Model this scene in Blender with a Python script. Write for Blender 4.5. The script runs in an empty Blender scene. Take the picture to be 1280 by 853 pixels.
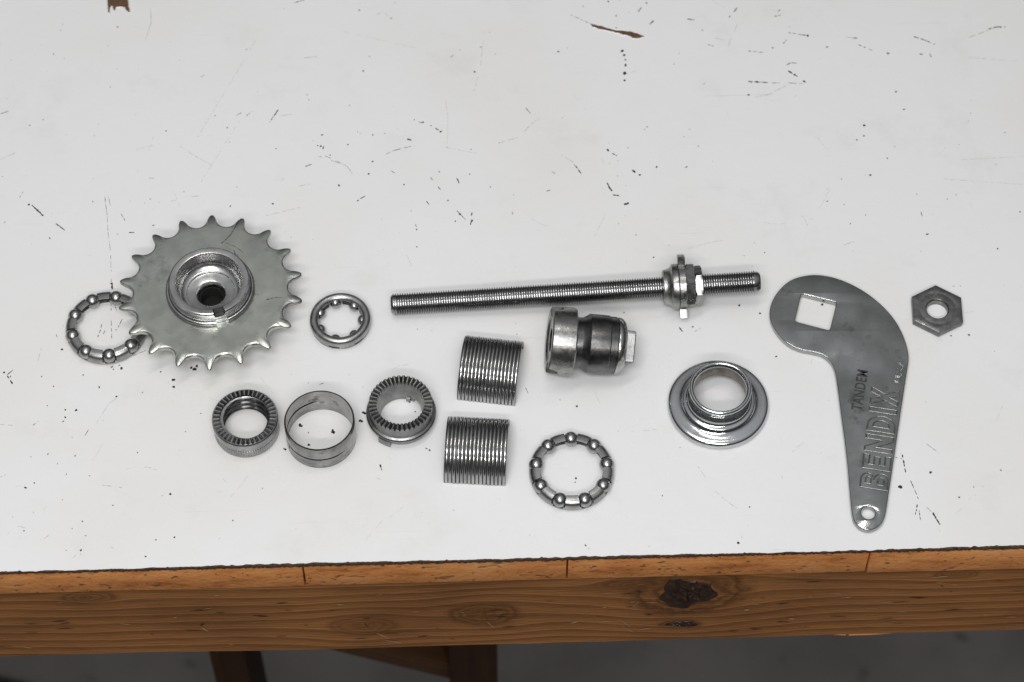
import bpy, bmesh, math, random
from math import sin, cos, pi, radians, sqrt, exp, atan2
from mathutils import Vector, Matrix

random.seed(11)
SC = bpy.context.scene
COL = SC.collection
MM = 0.001
T = 0.90                      # height of the bench top above the floor

# ------------------------------------------------------------------ camera
ELEV, DIST, FPX = radians(58), 1.100, 3157.0
cam_d = bpy.data.cameras.new('camera')
cam = bpy.data.objects.new('camera', cam_d)
COL.objects.link(cam)
cam.location = (0, -DIST * cos(ELEV), T + DIST * sin(ELEV))
cam.rotation_euler = (pi / 2 - ELEV, 0, 0)
cam_d.sensor_width = 22.3
cam_d.lens = FPX / 1280 * 22.3
cam_d.clip_start, cam_d.clip_end = 0.01, 50
cam_d.dof.use_dof = True
cam_d.dof.focus_distance = 1.075
cam_d.dof.aperture_fstop = 8.0
SC.camera = cam

# ------------------------------------------------------------------ world and lamps
w = bpy.data.worlds.new('World'); SC.world = w; w.use_nodes = True
wn, wl = w.node_tree.nodes, w.node_tree.links
tc = wn.new('ShaderNodeTexCoord'); sx = wn.new('ShaderNodeSeparateXYZ'); cr = wn.new('ShaderNodeValToRGB')
wl.new(tc.outputs['Generated'], sx.inputs[0]); wl.new(sx.outputs['Z'], cr.inputs[0])
cr.color_ramp.elements[0].position = 0.0; cr.color_ramp.elements[0].color = (0.040, 0.039, 0.038, 1)
cr.color_ramp.elements[1].position = 1.0; cr.color_ramp.elements[1].color = (0.56, 0.57, 0.59, 1)
for p_, c_ in ((0.40, 0.07), (0.80, 0.34)):
    e_ = cr.color_ramp.elements.new(p_); e_.color = (c_, c_ * 1.01, c_ * 1.03, 1)
wl.new(cr.outputs[0], wn['Background'].inputs['Color'])
wn['Background'].inputs['Strength'].default_value = 1.0

def lamp(name, loc, target, sx_, sy_, power, color):
    d = bpy.data.lights.new(name, 'AREA'); d.shape = 'RECTANGLE'; d.size = sx_; d.size_y = sy_
    d.energy = power; d.color = color
    o = bpy.data.objects.new(name, d); COL.objects.link(o); o.location = loc
    o.rotation_euler = (Vector(target) - Vector(loc)).to_track_quat('-Z', 'Y').to_euler()
    return o
lamp('ceiling_tube_lamp', (-0.15, 0.08, T + 1.50), (-0.1, 0.0, T), 0.90, 0.08, 3.6, (1.0, 0.955, 0.91))
lamp('soft_area_lamp', (-0.12, -0.55, T + 1.15), (-0.06, -0.16, T), 0.62, 0.20, 6.2, (0.968, 0.978, 1.0))  # unseen soft source for the bluish highlights, lowered for falloff across the top
lamp('ceiling_tube_lamp', (0.0, -1.62, T + 1.75), (0, -0.1, T), 1.25, 0.09, 14.0, (1.0, 0.965, 0.93))

SC.view_settings.view_transform = 'Standard'
SC.view_settings.look = 'None'
SC.view_settings.exposure = 0.0
SC.view_settings.gamma = 1.0
SC.view_settings.use_curve_mapping = False

# ------------------------------------------------------------------ helpers
def P(px, py, z=0.0):
    """point at z mm above the bench top that the photograph shows at (px, py)"""
    x, y = (px - 640) / FPX, (426.5 - py) / FPX
    d = Vector((x, cos(ELEV) + y * sin(ELEV), -sin(ELEV) + y * cos(ELEV)))
    c = Vector(cam.location)
    t = (T + z * MM - c.z) / d.z
    return c + d * t

def tag(o, label=None, cat=None, group=None, kind=None):
    if label: o['label'] = label
    if cat: o['category'] = cat
    if group: o['group'] = group
    if kind: o['kind'] = kind
    return o

def empty(name, loc, label, cat, group=None, rz=0.0, mat=None):
    o = bpy.data.objects.new(name, None); COL.objects.link(o)
    o.empty_display_size = 0.01
    if mat is not None:
        o.matrix_world = Matrix.Translation(loc) @ mat.to_4x4()
    else:
        o.location = loc; o.rotation_euler = (0, 0, rz)
    return tag(o, label, cat, group)

def mk(name, verts, faces, mats, parent=None, sharp=32, midx=None, scale=MM, smooth=True):
    me = bpy.data.meshes.new(name)
    me.from_pydata([(a * scale, b * scale, c * scale) for a, b, c in verts], [], faces)
    if not isinstance(mats, (list, tuple)): mats = [mats]
    for m in mats: me.materials.append(m)
    bm = bmesh.new(); bm.from_mesh(me)
    bmesh.ops.recalc_face_normals(bm, faces=bm.faces)
    th = radians(sharp)
    for f in bm.faces: f.smooth = smooth
    for e in bm.edges:
        if len(e.link_faces) == 2 and e.calc_face_angle(0) > th: e.smooth = False
    bm.to_mesh(me); bm.free()
    if midx:
        for p, i in zip(me.polygons, midx): p.material_index = i
    return link(name, me, parent)

def link(name, me, parent=None):
    o = bpy.data.objects.new(name, me); COL.objects.link(o)
    if parent is not None: o.parent = parent
    return o

def lathe(prof, n=96, fn=None, loop=True, phase=0.0, a0=None, a1=None):
    """revolve (r, z) profile in mm about z; fn(i, ang, r, z) may move a point"""
    V, Fc = [], []
    part = a0 is not None
    cols = n + 1 if part else n
    m = len(prof)
    for k in range(cols):
        a = (a0 + (a1 - a0) * k / n) if part else phase + 2 * pi * k / n
        for i, (r, z) in enumerate(prof):
            if fn: r, z = fn(i, a, r, z)
            V.append((r * cos(a), r * sin(a), z))
    for k in range(n):
        k2 = k + 1 if part else (k + 1) % n
        for i in range(m if loop else m - 1):
            j = (i + 1) % m
            Fc.append((k * m + i, k2 * m + i, k2 * m + j, k * m + j))
    if part and loop:
        Fc.append(tuple(range(m))); Fc.append(tuple(n * m + i for i in range(m)))
    return V, Fc

def angd(a, b):
    return (a - b + pi) % (2 * pi) - pi

def box(x0, x1, y0, y1, z0, z1, b=0.6):
    """box with chamfered edges, mm"""
    bm = bmesh.new()
    vs = [bm.verts.new((x, y, z)) for x in (x0, x1) for y in (y0, y1) for z in (z0, z1)]
    for f in ((0, 1, 3, 2), (4, 6, 7, 5), (0, 4, 5, 1), (2, 3, 7, 6), (0, 2, 6, 4), (1, 5, 7, 3)):
        bm.faces.new([vs[i] for i in f])
    if b > 0:
        bmesh.ops.bevel(bm, geom=list(bm.edges), offset=b, segments=2, affect='EDGES', profile=0.5)
    bm.verts.index_update()
    V = [tuple(v.co) for v in bm.verts]; Fc = [tuple(v.index for v in f.verts) for f in bm.faces]
    bm.free()
    return V, Fc

def sphere(r, nu=28, nv=18):
    V = [(0, 0, r)]; Fc = []
    for j in range(1, nv):
        t = pi * j / nv
        for i in range(nu):
            p = 2 * pi * i / nu
            V.append((r * sin(t) * cos(p), r * sin(t) * sin(p), r * cos(t)))
    V.append((0, 0, -r)); L = len(V) - 1
    for i in range(nu):
        Fc.append((0, 1 + i, 1 + (i + 1) % nu))
        Fc.append((L, 1 + (nv - 2) * nu + (i + 1) % nu, 1 + (nv - 2) * nu + i))
        for j in range(nv - 2):
            a = 1 + j * nu + i; b = 1 + j * nu + (i + 1) % nu
            Fc.append((a, a + nu, b + nu, b))
    return V, Fc

def merge(*parts):
    V, Fc = [], []
    for v, f in parts:
        o = len(V); V += v; Fc += [tuple(i + o for i in q) for q in f]
    return V, Fc

# ------------------------------------------------------------------ materials
def new_mat(name):
    m = bpy.data.materials.new(name); m.use_nodes = True
    nt = m.node_tree
    return m, nt, nt.nodes, nt.links, nt.nodes['Principled BSDF']

def nd(N, kind, **kw):
    n = N.new(kind)
    for k, v in kw.items():
        if k in n.inputs.keys() if hasattr(n.inputs, 'keys') else False: n.inputs[k].default_value = v
        else: setattr(n, k, v)
    return n

def ramp(N, stops):
    r = N.new('ShaderNodeValToRGB'); e = r.color_ramp.elements
    while len(e) > 1: e.remove(e[-1])
    e[0].position, e[0].color = stops[0][0], (*stops[0][1], 1)
    for p, c in stops[1:]:
        q = e.new(p); q.color = (*c, 1)
    return r

def g(v): return (v, v, v)

def metal(name, c0, c1, rough=(0.2, 0.35), scale=140, bump=0.04, bscale=900, spots=None, wavy=None, stretch=(1, 1, 1)):
    """steel: two tones mottled, uneven polish, fine pitting; spots = darker oxide blotches"""
    m, nt, N, L, B = new_mat(name)
    t = N.new('ShaderNodeTexCoord')
    mp = N.new('ShaderNodeMapping'); mp.inputs['Scale'].default_value = stretch
    L.new(t.outputs['Object'], mp.inputs[0])
    n1 = nd(N, 'ShaderNodeTexNoise'); n1.inputs['Scale'].default_value = scale
    n1.inputs['Detail'].default_value = 7; n1.inputs['Roughness'].default_value = 0.62
    L.new(mp.outputs[0], n1.inputs['Vector'])
    r1 = ramp(N, [(0.32, c0), (0.68, c1)]); L.new(n1.outputs['Fac'], r1.inputs[0])
    col = r1.outputs[0]
    if spots:
        n3 = nd(N, 'ShaderNodeTexNoise'); n3.inputs['Scale'].default_value = spots[1]
        n3.inputs['Detail'].default_value = 8; n3.inputs['Roughness'].default_value = 0.7
        L.new(t.outputs['Object'], n3.inputs['Vector'])
        r3 = ramp(N, [(spots[2], g(0)), (spots[2] + 0.09, g(1))]); L.new(n3.outputs['Fac'], r3.inputs[0])
        mx = N.new('ShaderNodeMix'); mx.data_type = 'RGBA'
        L.new(r3.outputs[0], mx.inputs['Factor']); L.new(col, mx.inputs['A']); mx.inputs['B'].default_value = (*spots[0], 1)
        col = mx.outputs['Result']
    L.new(col, B.inputs['Base Color'])
    B.inputs['Metallic'].default_value = 1.0
    n2 = nd(N, 'ShaderNodeTexNoise'); n2.inputs['Scale'].default_value = scale * 2.3
    n2.inputs['Detail'].default_value = 6
    L.new(mp.outputs[0], n2.inputs['Vector'])
    mr = N.new('ShaderNodeMapRange'); mr.inputs['From Min'].default_value = 0.3; mr.inputs['From Max'].default_value = 0.7
    mr.inputs['To Min'].default_value, mr.inputs['To Max'].default_value = rough
    L.new(n2.outputs['Fac'], mr.inputs['Value']); L.new(mr.outputs[0], B.inputs['Roughness'])
    nb = nd(N, 'ShaderNodeTexNoise'); nb.inputs['Scale'].default_value = bscale; nb.inputs['Detail'].default_value = 5
    L.new(mp.outputs[0], nb.inputs['Vector'])
    bp = N.new('ShaderNodeBump'); bp.inputs['Strength'].default_value = bump * 8; bp.inputs['Distance'].default_value = 0.0001
    L.new(nb.outputs['Fac'], bp.inputs['Height']); L.new(bp.outputs[0], B.inputs['Normal'])
    if wavy:
        nw = nd(N, 'ShaderNodeTexNoise'); nw.inputs['Scale'].default_value = wavy[0]; nw.inputs['Detail'].default_value = 2
        L.new(t.outputs['Object'], nw.inputs['Vector'])
        b2 = N.new('ShaderNodeBump'); b2.inputs['Strength'].default_value = 1.0; b2.inputs['Distance'].default_value = wavy[1]
        L.new(nw.outputs['Fac'], b2.inputs['Height']); L.new(b2.outputs[0], bp.inputs['Normal'])
    return m

def plain(name, c, rough=0.6, metallic=0.0, scale=None, c2=None):
    m, nt, N, L, B = new_mat(name)
    B.inputs['Roughness'].default_value = rough; B.inputs['Metallic'].default_value = metallic
    if c2 is None: c2 = tuple(x * 0.7 for x in c)
    t = N.new('ShaderNodeTexCoord'); n = N.new('ShaderNodeTexNoise'); n.inputs['Scale'].default_value = scale or 300
    n.inputs['Detail'].default_value = 6
    L.new(t.outputs['Object'], n.inputs['Vector'])
    r = ramp(N, [(0.3, c2), (0.7, c)]); L.new(n.outputs['Fac'], r.inputs[0]); L.new(r.outputs[0], B.inputs['Base Color'])
    return m

M_SPROCKET = metal('worn_zinc_plate', (0.44, 0.455, 0.42), (0.56, 0.575, 0.535), (0.26, 0.42), 60, 0.06, 1500, ((0.32, 0.335, 0.33), 38, 0.56))
M_HUB = metal('machined_steel', (0.44, 0.44, 0.44), (0.57, 0.57, 0.565), (0.20, 0.30), 120, 0.012, 1200, ((0.24, 0.23, 0.225), 90, 0.62))
M_BALL = metal('ball_steel', (0.33, 0.33, 0.33), (0.43, 0.43, 0.43), (0.25, 0.33), 500, 0.02, 2500)
M_CAGE = metal('cage_steel', (0.30, 0.30, 0.30), (0.43, 0.43, 0.42), (0.26, 0.38), 260, 0.03, 1500, ((0.20, 0.19, 0.18), 200, 0.62))
M_DARK = metal('oil_blackened_steel', (0.24, 0.24, 0.245), (0.40, 0.40, 0.405), (0.24, 0.38), 220, 0.04, 1400, ((0.42, 0.42, 0.42), 330, 0.62))
M_DARK2 = metal('grey_black_steel', (0.20, 0.20, 0.20), (0.33, 0.33, 0.325), (0.30, 0.44), 220, 0.05, 1400, ((0.30, 0.30, 0.30), 330, 0.64))
M_BAND = metal('spring_steel_band', (0.15, 0.145, 0.145), (0.38, 0.38, 0.38), (0.14, 0.28), 110, 0.03, 1200, ((0.11, 0.105, 0.10), 120, 0.58))
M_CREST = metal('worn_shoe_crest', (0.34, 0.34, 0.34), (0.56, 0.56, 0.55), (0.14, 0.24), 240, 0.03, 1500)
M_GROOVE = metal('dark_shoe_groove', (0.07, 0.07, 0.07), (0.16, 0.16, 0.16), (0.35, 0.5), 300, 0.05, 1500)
M_THREAD = metal('thread_steel', (0.20, 0.20, 0.205), (0.38, 0.38, 0.38), (0.18, 0.28), 120, 0.02, 1500)
M_BRIGHT = metal('bright_steel', (0.36, 0.36, 0.355), (0.52, 0.52, 0.51), (0.16, 0.28), 200, 0.04, 1100, ((0.22, 0.22, 0.21), 170, 0.58))
M_FLANGE = metal('scuffed_steel', (0.22, 0.22, 0.215), (0.38, 0.38, 0.37), (0.22, 0.40), 180, 0.06, 1000, ((0.15, 0.15, 0.145), 150, 0.57))
M_EXP = metal('blackened_expander', (0.07, 0.07, 0.07), (0.17, 0.17, 0.17), (0.26, 0.38), 200, 0.05, 1300, ((0.33, 0.33, 0.33), 380, 0.63))
M_CHROME = metal('worn_chrome', (0.48, 0.49, 0.50), (0.62, 0.63, 0.64), (0.09, 0.18), 130, 0.02, 900, ((0.20, 0.19, 0.18), 190, 0.65))
M_CAP_IN = metal('brown_cap_inside', (0.13, 0.11, 0.095), (0.26, 0.24, 0.22), (0.35, 0.5), 260, 0.06, 1300)  # darker, browner metal for the cap's inner faces
M_WRENCH = metal('plated_wrench_steel', (0.29, 0.30, 0.295), (0.40, 0.41, 0.405), (0.09, 0.22), 80, 0.03, 1400, ((0.19, 0.195, 0.19), 50, 0.56), wavy=(18, 0.004))
M_STAMP = metal('stamped_dark', (0.07, 0.07, 0.07), (0.14, 0.14, 0.14), (0.3, 0.45), 300)
M_NUT = metal('grey_nut_steel', (0.15, 0.15, 0.15), (0.26, 0.26, 0.255), (0.28, 0.42), 320, 0.06, 1300, ((0.48, 0.48, 0.47), 210, 0.61))
M_BLACK = metal('black_metal', (0.030, 0.028, 0.026), (0.06, 0.056, 0.052), (0.4, 0.55), 260)

M_BORE_SHADE = plain('bore_shade_black', (0.008, 0.007, 0.006), 0.9)  # near-black colour standing in for shade inside the sprocket bore
def paint_white():
    m, nt, N, L, B = new_mat('worn_white_paint')
    t = N.new('ShaderNodeTexCoord')
    def noise(s, det=5, rough=0.55, vec=None):
        n = N.new('ShaderNodeTexNoise'); n.inputs['Scale'].default_value = s
        n.inputs['Detail'].default_value = det; n.inputs['Roughness'].default_value = rough
        L.new(vec if vec else t.outputs['Object'], n.inputs['Vector']); return n
    base = (0.81, 0.81, 0.815, 1)
    # yellowish and grey smudges
    n1 = noise(7, 4); r1 = ramp(N, [(0.44, g(0)), (0.72, g(0.9))]); L.new(n1.outputs['Fac'], r1.inputs[0])
    m1 = N.new('ShaderNodeMix'); m1.data_type = 'RGBA'; m1.inputs['A'].default_value = base; m1.inputs['B'].default_value = (0.755, 0.75, 0.715, 1)
    L.new(r1.outputs[0], m1.inputs['Factor'])
    n2 = noise(26, 7, 0.65); r2 = ramp(N, [(0.56, g(0)), (0.78, g(0.40))]); L.new(n2.outputs['Fac'], r2.inputs[0])
    m2 = N.new('ShaderNodeMix'); m2.data_type = 'RGBA'; L.new(m1.outputs['Result'], m2.inputs['A']); m2.inputs['B'].default_value = (0.62, 0.62, 0.58, 1)
    L.new(r2.outputs[0], m2.inputs['Factor'])
    # hairline scuffs: stretched noise in two directions, broken up
    prev = m2.outputs['Result']
    for rot, sc_, br in ((0.5, (12, 900, 1), 16), (-0.9, (10, 800, 1), 13), (1.35, (14, 1000, 1), 19)):
        mp = N.new('ShaderNodeMapping'); mp.inputs['Rotation'].default_value = (0, 0, rot); mp.inputs['Scale'].default_value = sc_
        L.new(t.outputs['Object'], mp.inputs[0])
        a = noise(1, 2, 0.5, mp.outputs[0]); ra = ramp(N, [(0.70, g(0)), (0.74, g(1))]); L.new(a.outputs['Fac'], ra.inputs[0])
        b = noise(br, 3); rb = ramp(N, [(0.56, g(0)), (0.68, g(0.28))]); L.new(b.outputs['Fac'], rb.inputs[0])
        mu = N.new('ShaderNodeMath'); mu.operation = 'MULTIPLY'; L.new(ra.outputs[0], mu.inputs[0]); L.new(rb.outputs[0], mu.inputs[1])
        mx = N.new('ShaderNodeMix'); mx.data_type = 'RGBA'; L.new(mu.outputs[0], mx.inputs['Factor']); L.new(prev, mx.inputs['A'])
        mx.inputs['B'].default_value = (0.42, 0.42, 0.40, 1); prev = mx.outputs['Result']
    L.new(prev, B.inputs['Base Color'])
    nr = noise(40, 5); mr = N.new('ShaderNodeMapRange'); mr.inputs['To Min'].default_value = 0.20; mr.inputs['To Max'].default_value = 0.38
    L.new(nr.outputs['Fac'], mr.inputs['Value']); L.new(mr.outputs[0], B.inputs['Roughness'])
    nb = noise(120, 4); nb2 = noise(11, 2)
    ad = N.new('ShaderNodeMath'); ad.operation = 'MULTIPLY_ADD'; L.new(nb2.outputs['Fac'], ad.inputs[0]); ad.inputs[1].default_value = 3; L.new(nb.outputs['Fac'], ad.inputs[2])
    bp = N.new('ShaderNodeBump'); bp.inputs['Strength'].default_value = 0.35; bp.inputs['Distance'].default_value = 0.0004
    L.new(ad.outputs[0], bp.inputs['Height']); L.new(bp.outputs[0], B.inputs['Normal'])
    return m
M_WHITE = paint_white()

def wood(name, light, dark, knots=(), period=0.0085, rough=0.65, speck=0.0):
    """long grain along local x, growth lines stacked in z, bent round knots (u, v, a, b, depth) in metres"""
    m, nt, N, L, B = new_mat(name)
    t = N.new('ShaderNodeTexCoord'); s = N.new('ShaderNodeSeparateXYZ'); L.new(t.outputs['Object'], s.inputs[0])
    def mth(op, a, b=None, c=None):
        n = N.new('ShaderNodeMath'); n.operation = op
        for i, q in enumerate((a, b, c)):
            if q is None: continue
            if isinstance(q, (int, float)): n.inputs[i].default_value = q
            else: L.new(q, n.inputs[i])
        return n.outputs[0]
    def noise(scale, stretch, det=5):
        mp = N.new('ShaderNodeMapping'); mp.inputs['Scale'].default_value = stretch; L.new(t.outputs['Object'], mp.inputs[0])
        n = N.new('ShaderNodeTexNoise'); n.inputs['Scale'].default_value = scale; n.inputs['Detail'].default_value = det
        L.new(mp.outputs[0], n.inputs['Vector']); return n.outputs['Fac']
    u, v0 = s.outputs['X'], s.outputs['Z']
    v = mth('ADD', v0, mth('MULTIPLY', mth('SUBTRACT', noise(5, (1, 1, 2.0), 3), 0.5), 0.020))
    masks = []
    for (ku, kv, a, b, _) in knots:
        du = mth('DIVIDE', mth('SUBTRACT', u, ku), a); dv = mth('DIVIDE', mth('SUBTRACT', v0, kv), b)
        d2 = mth('ADD', mth('MULTIPLY', du, du), mth('MULTIPLY', dv, dv))
        ex = mth('POWER', 2.718, mth('MULTIPLY', d2, -0.45))
        v = mth('SUBTRACT', v, mth('MULTIPLY', mth('MULTIPLY', mth('SUBTRACT', v0, kv), ex), 0.75))
        masks.append(mth('ADD', d2, mth('MULTIPLY', mth('SUBTRACT', noise(140, (1, 1, 1), 4), 0.5), 0.7)))
    saw = mth('FRACT', mth('DIVIDE', v, period))
    gr = ramp(N, [(0.0, g(0.0)), (0.45, g(0.12)), (0.80, g(0.75)), (0.93, g(0.9)), (1.0, g(0.0))]); L.new(saw, gr.inputs[0])
    fine = noise(60, (1, 16, 16), 9)
    fac = mth('ADD', mth('MULTIPLY', gr.outputs[0], 0.58), mth('ADD', mth('MULTIPLY', mth('SUBTRACT', fine, 0.40), 0.55), mth('MULTIPLY', mth('SUBTRACT', noise(300, (0.5, 6, 6), 4), 0.5), 0.45)))
    cr_ = ramp(N, [(0.0, light), (1.0, dark)]); L.new(fac, cr_.inputs[0])
    col = cr_.outputs[0]
    for d2, k in zip(masks, knots):
        rg = mth('FRACT', mth('MULTIPLY', mth('SQRT', mth('MAXIMUM', d2, 0.0)), 4.0))
        kc = ramp(N, [(0.0, tuple(c * 0.95 for c in dark)), (0.6, tuple(0.55 * a_ + 0.45 * b_ for a_, b_ in zip(light, dark))), (1.0, tuple(c * 0.7 for c in dark))])
        L.new(rg, kc.inputs[0])
        kf = ramp(N, [(0.70, g(1)), (1.0, g(0))]); L.new(d2, kf.inputs[0])
        mx = N.new('ShaderNodeMix'); mx.data_type = 'RGBA'
        L.new(mth('MULTIPLY', kf.outputs[0], k[4]), mx.inputs['Factor']); L.new(col, mx.inputs['A']); L.new(kc.outputs[0], mx.inputs['B'])
        col = mx.outputs['Result']
    st = ramp(N, [(0.42, g(1.0)), (0.75, g(0.62))]); L.new(noise(14, (1, 1, 2.2), 6), st.inputs[0])
    mm = N.new('ShaderNodeMix'); mm.data_type = 'RGBA'; mm.blend_type = 'MULTIPLY'; mm.inputs['Factor'].default_value = 1
    L.new(col, mm.inputs['A']); L.new(st.outputs[0], mm.inputs['B']); col = mm.outputs['Result']
    L.new(col, B.inputs['Base Color']); B.inputs['Roughness'].default_value = rough; B.inputs['Specular IOR Level'].default_value = 0.22
    bp = N.new('ShaderNodeBump'); bp.inputs['Strength'].default_value = 0.8; bp.inputs['Distance'].default_value = 0.0008
    L.new(fac, bp.inputs['Height']); L.new(bp.outputs[0], B.inputs['Normal'])
    return m

def end_grain():
    m, nt, N, L, B = new_mat('sawn_end_grain')
    t = N.new('ShaderNodeTexCoord')
    def noise(s, det=6, st=(1, 1, 1), rough=0.6):
        mp = N.new('ShaderNodeMapping'); mp.inputs['Scale'].default_value = st; L.new(t.outputs['Object'], mp.inputs[0])
        n = N.new('ShaderNodeTexNoise'); n.inputs['Scale'].default_value = s; n.inputs['Detail'].default_value = det; n.inputs['Roughness'].default_value = rough
        L.new(mp.outputs[0], n.inputs['Vector']); return n.outputs['Fac']
    c = ramp(N, [(0.30, (0.26, 0.075, 0.022)), (0.47, (0.70, 0.275, 0.085)), (0.58, (0.80, 0.35, 0.12)), (0.75, (0.86, 0.45, 0.19))]); L.new(noise(34, 8, (0.8, 1, 2.6), 0.72), c.inputs[0])
    col = c.outputs[0]
    for s, p, colr, st in ((420, 0.62, (0.10, 0.05, 0.025), (0.6, 1, 1)), (55, 0.62, (0.20, 0.10, 0.045), (1, 1, 3.5)), (900, 0.73, (0.75, 0.66, 0.52), (1, 1, 1))):
        r = ramp(N, [(p, g(0)), (p + 0.06, g(0.85))]); L.new(noise(s, 3, st), r.inputs[0])
        mx = N.new('ShaderNodeMix'); mx.data_type = 'RGBA'; L.new(r.outputs[0], mx.inputs['Factor']); L.new(col, mx.inputs['A']); mx.inputs['B'].default_value = (*colr, 1)
        col = mx.outputs['Result']
    L.new(col, B.inputs['Base Color']); B.inputs['Roughness'].default_value = 0.75; B.inputs['Specular IOR Level'].default_value = 0.25
    bp = N.new('ShaderNodeBump'); bp.inputs['Strength'].default_value = 0.7; bp.inputs['Distance'].default_value = 0.0007
    L.new(noise(380, 6), bp.inputs['Height']); L.new(bp.outputs[0], B.inputs['Normal'])
    return m
M_END = end_grain()
M_FIBRE = plain('raw_hardboard_edge', (0.085, 0.045, 0.024), 0.9, 0, 500, (0.020, 0.012, 0.008))
M_BARE = plain('bare_brown_board', (0.16, 0.085, 0.04), 0.85, 0, 700, (0.06, 0.03, 0.016))
M_MARK = plain('dark_dent', (0.040, 0.036, 0.032), 0.7, 0, 900, (0.015, 0.013, 0.012))
M_MARK2 = plain('grey_scuff', (0.22, 0.215, 0.20), 0.6, 0, 700, (0.11, 0.105, 0.10))
M_MARK3 = plain('faint_scuff', (0.54, 0.54, 0.52), 0.5, 0, 700, (0.40, 0.40, 0.38))

def concrete():
    m, nt, N, L, B = new_mat('grey_concrete')
    t = N.new('ShaderNodeTexCoord')
    n1 = N.new('ShaderNodeTexNoise'); n1.inputs['Scale'].default_value = 9; n1.inputs['Detail'].default_value = 8
    n2 = N.new('ShaderNodeTexNoise'); n2.inputs['Scale'].default_value = 26; n2.inputs['Detail'].default_value = 3
    for n in (n1, n2): L.new(t.outputs['Object'], n.inputs['Vector'])
    c = ramp(N, [(0.3, (0.13, 0.125, 0.124)), (0.7, (0.215, 0.207, 0.20))]); L.new(n1.outputs['Fac'], c.inputs[0])
    r = ramp(N, [(0.66, g(0)), (0.74, g(0.7))]); L.new(n2.outputs['Fac'], r.inputs[0])
    mx = N.new('ShaderNodeMix'); mx.data_type = 'RGBA'; L.new(r.outputs[0], mx.inputs['Factor']); L.new(c.outputs[0], mx.inputs['A']); mx.inputs['B'].default_value = (0.06, 0.055, 0.055, 1)
    L.new(mx.outputs['Result'], B.inputs['Base Color']); B.inputs['Roughness'].default_value = 0.7
    return m

# ------------------------------------------------------------------ floor
def sheet(name, x0, x1, y0, y1, z, mat):
    return mk(name, [(x0, y0, z), (x1, y0, z), (x1, y1, z), (x0, y1, z)], [(0, 1, 2, 3)], mat, None, scale=1.0)
tag(sheet('floor', -6, 6, -6, 6, 0.0, concrete()), kind='structure')

# ------------------------------------------------------------------ workbench
eL, eR = P(0, 715), P(1280, 683)
yaw = atan2(eR.y - eL.y, eR.x - eL.x)
org = eL.lerp(eR, 0.5)                         # middle of the front top edge
bench = empty('workbench', (org.x, org.y, 0.0), 'white painted workbench with raw wooden front edge under the loose metal parts', 'workbench', rz=yaw)
inv = (Matrix.Translation((org.x, org.y, T)) @ Matrix.Rotation(yaw, 4, 'Z')).inverted()
def BL(px, py, z=0.0):
    """bench-local mm (origin: middle of the front top edge)"""
    q = inv @ P(px, py, z); return q.x * 1000, q.y * 1000
HW, DEPTH = 800.0, 760.0
HB = 2.6                                        # hardboard sheet
ZT = T * 1000
# hardboard top: broken front edge
def jag(x):
    return (0.55 * sin(x * 0.031 + 1) * sin(x * 0.011) + 0.35 * sin(x * 0.37) * sin(x * 0.083 + 2)
            + 0.28 * sin(x * 1.13 + 0.6) * max(0, sin(x * 0.051 + 0.4)) + random.uniform(-0.16, 0.16)
            + (random.uniform(0.3, 0.9) if random.random() < 0.035 else 0))
xs = []; x = -HW
while x < HW:
    xs.append(x); x += 0.8 if abs(x) < 260 else 6
xs.append(HW)
V, Fc, mi = [], [], []
for x in xs:
    j = 0.6 * jag(x); k = random.uniform(-0.35, 0.35)
    V += [(x, j + 0.25, 0), (x, j * 0.5 - 0.30 + k * 0.5, -0.4), (x, -0.45 + k, -1.4), (x, 0.15 + k * 0.6, -HB), (x, DEPTH, -HB), (x, DEPTH, 0)]
for i in range(len(xs) - 1):
    for a in range(6):
        b = (a + 1) % 6
        Fc.append((i * 6 + a, i * 6 + b, i * 6 + 6 + b, i * 6 + 6 + a)); mi.append(0 if a == 5 else 1)
Fc += [tuple(range(6)), tuple((len(xs) - 1) * 6 + a for a in range(6))]; mi += [1, 1]
top = mk('hardboard_top', V, Fc, [M_WHITE, M_FIBRE], bench, sharp=25, midx=mi)
for p_ in top.data.polygons:
    if p_.material_index == 0: p_.use_smooth = False
top.location.z = T
# deck planks: their sawn ends make the orange strip
PT = 19.0
cuts = [BL(380, 722, -12)[0], BL(709, 712, -12)[0], BL(1085, 700, -12)[0]]
cuts = [cuts[0] - 141 * i for i in range(5, 0, -1)] + cuts + [cuts[-1] + 114 * i for i in range(1, 6)]
for i in range(len(cuts) - 1):
    a, b = cuts[i] + 0.30, cuts[i + 1] - 0.30
    V, Fc = box(a, b, random.uniform(0.2, 0.9), DEPTH - 4, -HB - PT, -HB - 0.05, 0.5)
    o = mk('plank', V, Fc, M_END, bench); o.location.z = T
# apron board
AH = 64.0
ax = lambda px: BL(px, 770, -70)[0] * MM
KZ = lambda px, py: kz(px, py)
def kz(px, py):
    c_ = inv @ Vector(cam.location); q_ = inv @ P(px, py); d_ = q_ - c_; t_ = (0.0016 - c_.y) / d_.y
    return (c_ + d_ * t_)
def kn(px, py, a, b, d): q_ = kz(px, py); return (q_.x, q_.z, a, b, d)
knots = [kn(605, 768, 0.018, 0.013, 0.75), kn(455, 782, 0.018, 0.011, 0.55), kn(112, 747, 0.014, 0.007, 0.7),
         kn(1195, 718, 0.012, 0.005, 0.6), kn(862, 740, 0.030, 0.026, 0.95), kn(850, 781, 0.011, 0.005, 0.9), kn(800, 731, 0.020, 0.006, 0.6)]
M_APRON = wood('aged_fir_apron', (0.385, 0.168, 0.056), (0.155, 0.064, 0.021), knots, 0.0075)
V, Fc = [], []
xs = [-HW + 5 * i for i in range(int(2 * HW / 5) + 1)]
xc = ax(1010) * 1000
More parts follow.
